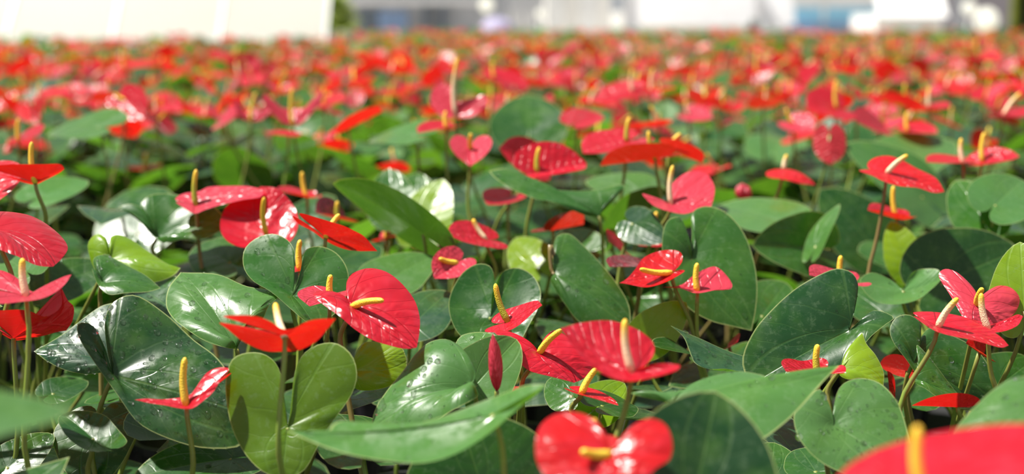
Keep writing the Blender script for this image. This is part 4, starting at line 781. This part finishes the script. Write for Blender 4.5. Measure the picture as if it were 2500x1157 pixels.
# pale market stall panels
s = tag(link('white_kiosk', None, None, (X(1400, 22), 22, 0)), 'pale grey-white kiosk with upright panels', 'kiosk')
for k, (a, c) in enumerate([(1335, 1372), (1374, 1412), (1414, 1450), (1452, 1484)]): part('wall_panel', s, (X(a, 22), X(c, 22), 22, 22.05, 0, 2.4), MT['cream' if k % 2 else 'white'])
part('roof', s, (X(1325, 22), X(1492, 22), 21.9, 23.6, 2.4, 2.5), MT['white']); part('side_wall', s, (X(1332, 22), X(1335, 22), 22, 23.5, 0, 2.4), MT['cream'])
def tent(name, label, u0, u1, d, z_val, m, skirt):
    o = tag(link(name, None, None, (X((u0 + u1) / 2, d), d, 0)), label, 'tent'); x0, x1 = X(u0, d), X(u1, d); y1 = d + 2.2; ox, oy = o.location.x, o.location.y; zt = z_val + .9
    c = ((x0 + x1) / 2 - ox, d + 1.1 - oy, zt + .8); cs = [(x0 - ox, 0, zt), (x1 - ox, 0, zt), (x1 - ox, y1 - oy, zt), (x0 - ox, y1 - oy, zt)]
    link('roof', mesh('roof', cs + [c], [(0, 1, 4), (1, 2, 4), (2, 3, 4), (3, 0, 4)], m, smooth=False), o)
    slope_part('slanted_curtain', o, x0, x1, d - .55, d, z_val, zt, m); part('back_curtain', o, (x0, x1, y1, y1 + .02, .1, zt), m)  # front curtain is slanted so that the sun brightens it
    for x in (x0 + .03, x1 - .03):
        for y in (d + .05, y1 - .05): part('pole', o, (x - .025, x + .025, y - .025, y + .025, 0, zt), MT['silver'])
    if skirt: part('counter', o, (x0 + .05, x1 - .05, d + .1, d + .6, 0, z_val - .01), skirt)
tent('market_tent', 'white market tent with a beige counter below its curtain', 1545, 1815, 20, .50, MT['canvas'], MT['beige'])
tent('market_tent', 'white market tent with a pale counter beside the light blue van', 1832, 1908, 20.5, .50, MT['canvas'], MT['white'])
# light blue van with a white top
VD = 28.0
v_ = tag(link('delivery_van', None, None, (X(2012, VD), VD, 0)), 'light blue and white van parked beyond the bed, seen from behind', 'van')
part('body', v_, (X(1910, VD), X(2116, VD), VD, VD + 3.6, .26, .72), MT['cyan']); part('upper_body', v_, (X(1912, VD), X(2114, VD), VD + .02, VD + 3.5, .72, 1.85), MT['white'])
for u0, u1 in ((1925, 2008), (2018, 2101)): part('rear_window', v_, (X(u0, VD), X(u1, VD), VD - .01, VD + .03, 1.0, 1.6), MT['glass'])
part('door_trim', v_, (X(1988, VD), X(1996, VD), VD - .02, VD, .30, 1.8), MT['white']); part('bumper', v_, (X(1908, VD), X(2118, VD), VD - .08, VD + .05, .26, .42), MT['bluegrey'])
for u in (1930, 2096):
    for dy in (.6, 2.8): tv, tf, _s = tube([(X(u, VD) - v_.location.x - .08, dy, .30), (X(u, VD) - v_.location.x + .08, dy, .30)], [.30, .30], 18); link('wheel', mesh('wheel', tv, tf, MT['tyre']), v_)
# cream cabin and grey shed
k_ = tag(link('cream_cabin', None, None, (X(2190, 22), 22, 0)), 'cream cabin wall under a white sloping roof', 'cabin')
part('wall', k_, (X(2118, 22), X(2275, 22), 22, 23.6, 0, .62), MT['cream']); slope_part('roof', k_, X(2112, 22), X(2275, 22), 21.7, 23.3, .60, 2.2, MT['white'])
sh = tag(link('grey_shed', None, None, (X(2340, 27), 27, 0)), 'mauve-grey shed wall behind pale round globes', 'shed')
part('wall', sh, (X(2278, 27), X(2560, 27), 27, 29, 0, 2.8), mat('mauve_grey', plain((.30, .27, .30), .7))); part('door', sh, (X(2300, 27), X(2325, 27), 26.95, 27, 0, 2.1), MT['grey'])
mid = tag(link('pale_fence', None, None, (X(1260, 30), 30, 0)), 'pale boarded fence between the grey building and white kiosk', 'fence')
for k in range(9): part('board', mid, (X(1120 + k * 26, 30) + .01, X(1146 + k * 26, 30) - .01, 30, 30.05, 0, 2.2), MT['silver'])
def globe(u, v, d, r, label):  # white balls on posts, added as stand-ins for blurred bright highlights
    p = at(u, v, d); o = tag(link('highlight_globe', None, None, (p[0], p[1], 0)), label, 'lamp'); n, mm = 16, 9
    vv = [(r * math.sin(PI * i / mm) * math.cos(2 * PI * k / n), r * math.sin(PI * i / mm) * math.sin(2 * PI * k / n), p[2] + r * math.cos(PI * i / mm)) for i in range(mm + 1) for k in range(n)]
    ff = [(i * n + k, i * n + (k + 1) % n, (i + 1) * n + (k + 1) % n, (i + 1) * n + k) for i in range(mm) for k in range(n)]
    link('globe', mesh('globe', vv, ff, MT['globe']), o); tv, tf, _s = tube([(0, 0, 0), (0, 0, p[2] - r * .9)], [.02, .02], 8); link('post', mesh('post', tv, tf, MT['silver']), o)
globe(1320, 34, 19, .06, 'white globe standing in for a highlight in front of the pale boarded fence'); globe(1187, 12, 21, .10, 'white globe standing in for a highlight in front of the grey building end')
globe(2366, 20, 19, .09, 'small pale lilac globe standing in for a highlight beside the tree trunk'); globe(2408, 48, 18, .15, 'large white globe standing in for a highlight beside the tree trunk')
# mauve parasol-like cover in the middle
mv = tag(link('covered_cart', None, None, (X(1215, 19), 19, 0)), 'small cart under a mauve cloth cover', 'cart')
vv, ff, n = [], [], 14
for i in range(6):
    a = i / 5 * PI / 2
    for k in range(n): vv.append((.24 * math.cos(a) * math.cos(2 * PI * k / n), .24 * math.cos(a) * math.sin(2 * PI * k / n), .42 + .20 * math.sin(a)))
for i in range(5):
    for k in range(n): ff.append((i * n + k, i * n + (k + 1) % n, (i + 1) * n + (k + 1) % n, (i + 1) * n + k))
link('cover', mesh('cover', vv, ff, MT['mauve']), mv); link('box', boxm('box', -.2, .2, -.16, .16, .12, .44, MT['grey']), mv)
for sx in (-.16, .16):
    tv, tf, _s = tube([(sx - .02, 0, .1), (sx + .02, 0, .1)], [.1, .1], 14); link('wheel', mesh('wheel', tv, tf, MT['tyre']), mv)
# tree trunk at the right edge, olive green on one side
tr = tag(link('tree', None, None, (X(2476, 13.5), 15.5, 0)), 'tree with dark trunk, olive on one side, at the end of the bed', 'tree'); tr.location = (X(2464, 15.6), 15.6, 0)
tv, tf, _s = tube([(0, 0, -.02), (.01, 0, .6), (.02, 0, 1.6), (0, 0, 3.0)], [.12, .095, .09, .08], 12); link('trunk', mesh('trunk', tv, tf, MT['bark']), tr)
tv, tf, _s = tube([(-.075, -.03, 0), (-.075, -.03, .6), (-.07, -.03, 1.6), (-.06, -.02, 2.6)], [.075, .06, .055, .04], 10); link('olive_side', mesh('olive_side', tv, tf, MT['bark_olive']), tr)
v, f = [], []
for _ in range(400):
    a, e, q = random.uniform(0, 6.28), random.uniform(-1, 1), random.uniform(.4, 1); c = np.array([1.1 * q * math.cos(a) * math.sqrt(1 - e * e), 1.1 * q * math.sin(a) * math.sqrt(1 - e * e), 3.6 + .9 * e * q]); P, ff, _u = LB[random.randrange(8)]; b0 = len(v)
    v.extend((P * random.uniform(.14, .24)) @ rand_leaf_frame(a, random.uniform(-.6, .6)).T + c); f.extend(tuple(b0 + k for k in z) for z in ff)
fo = link('crown', mesh('crown', v, f, MT['bush']), tr); fo['kind'] = 'stuff'
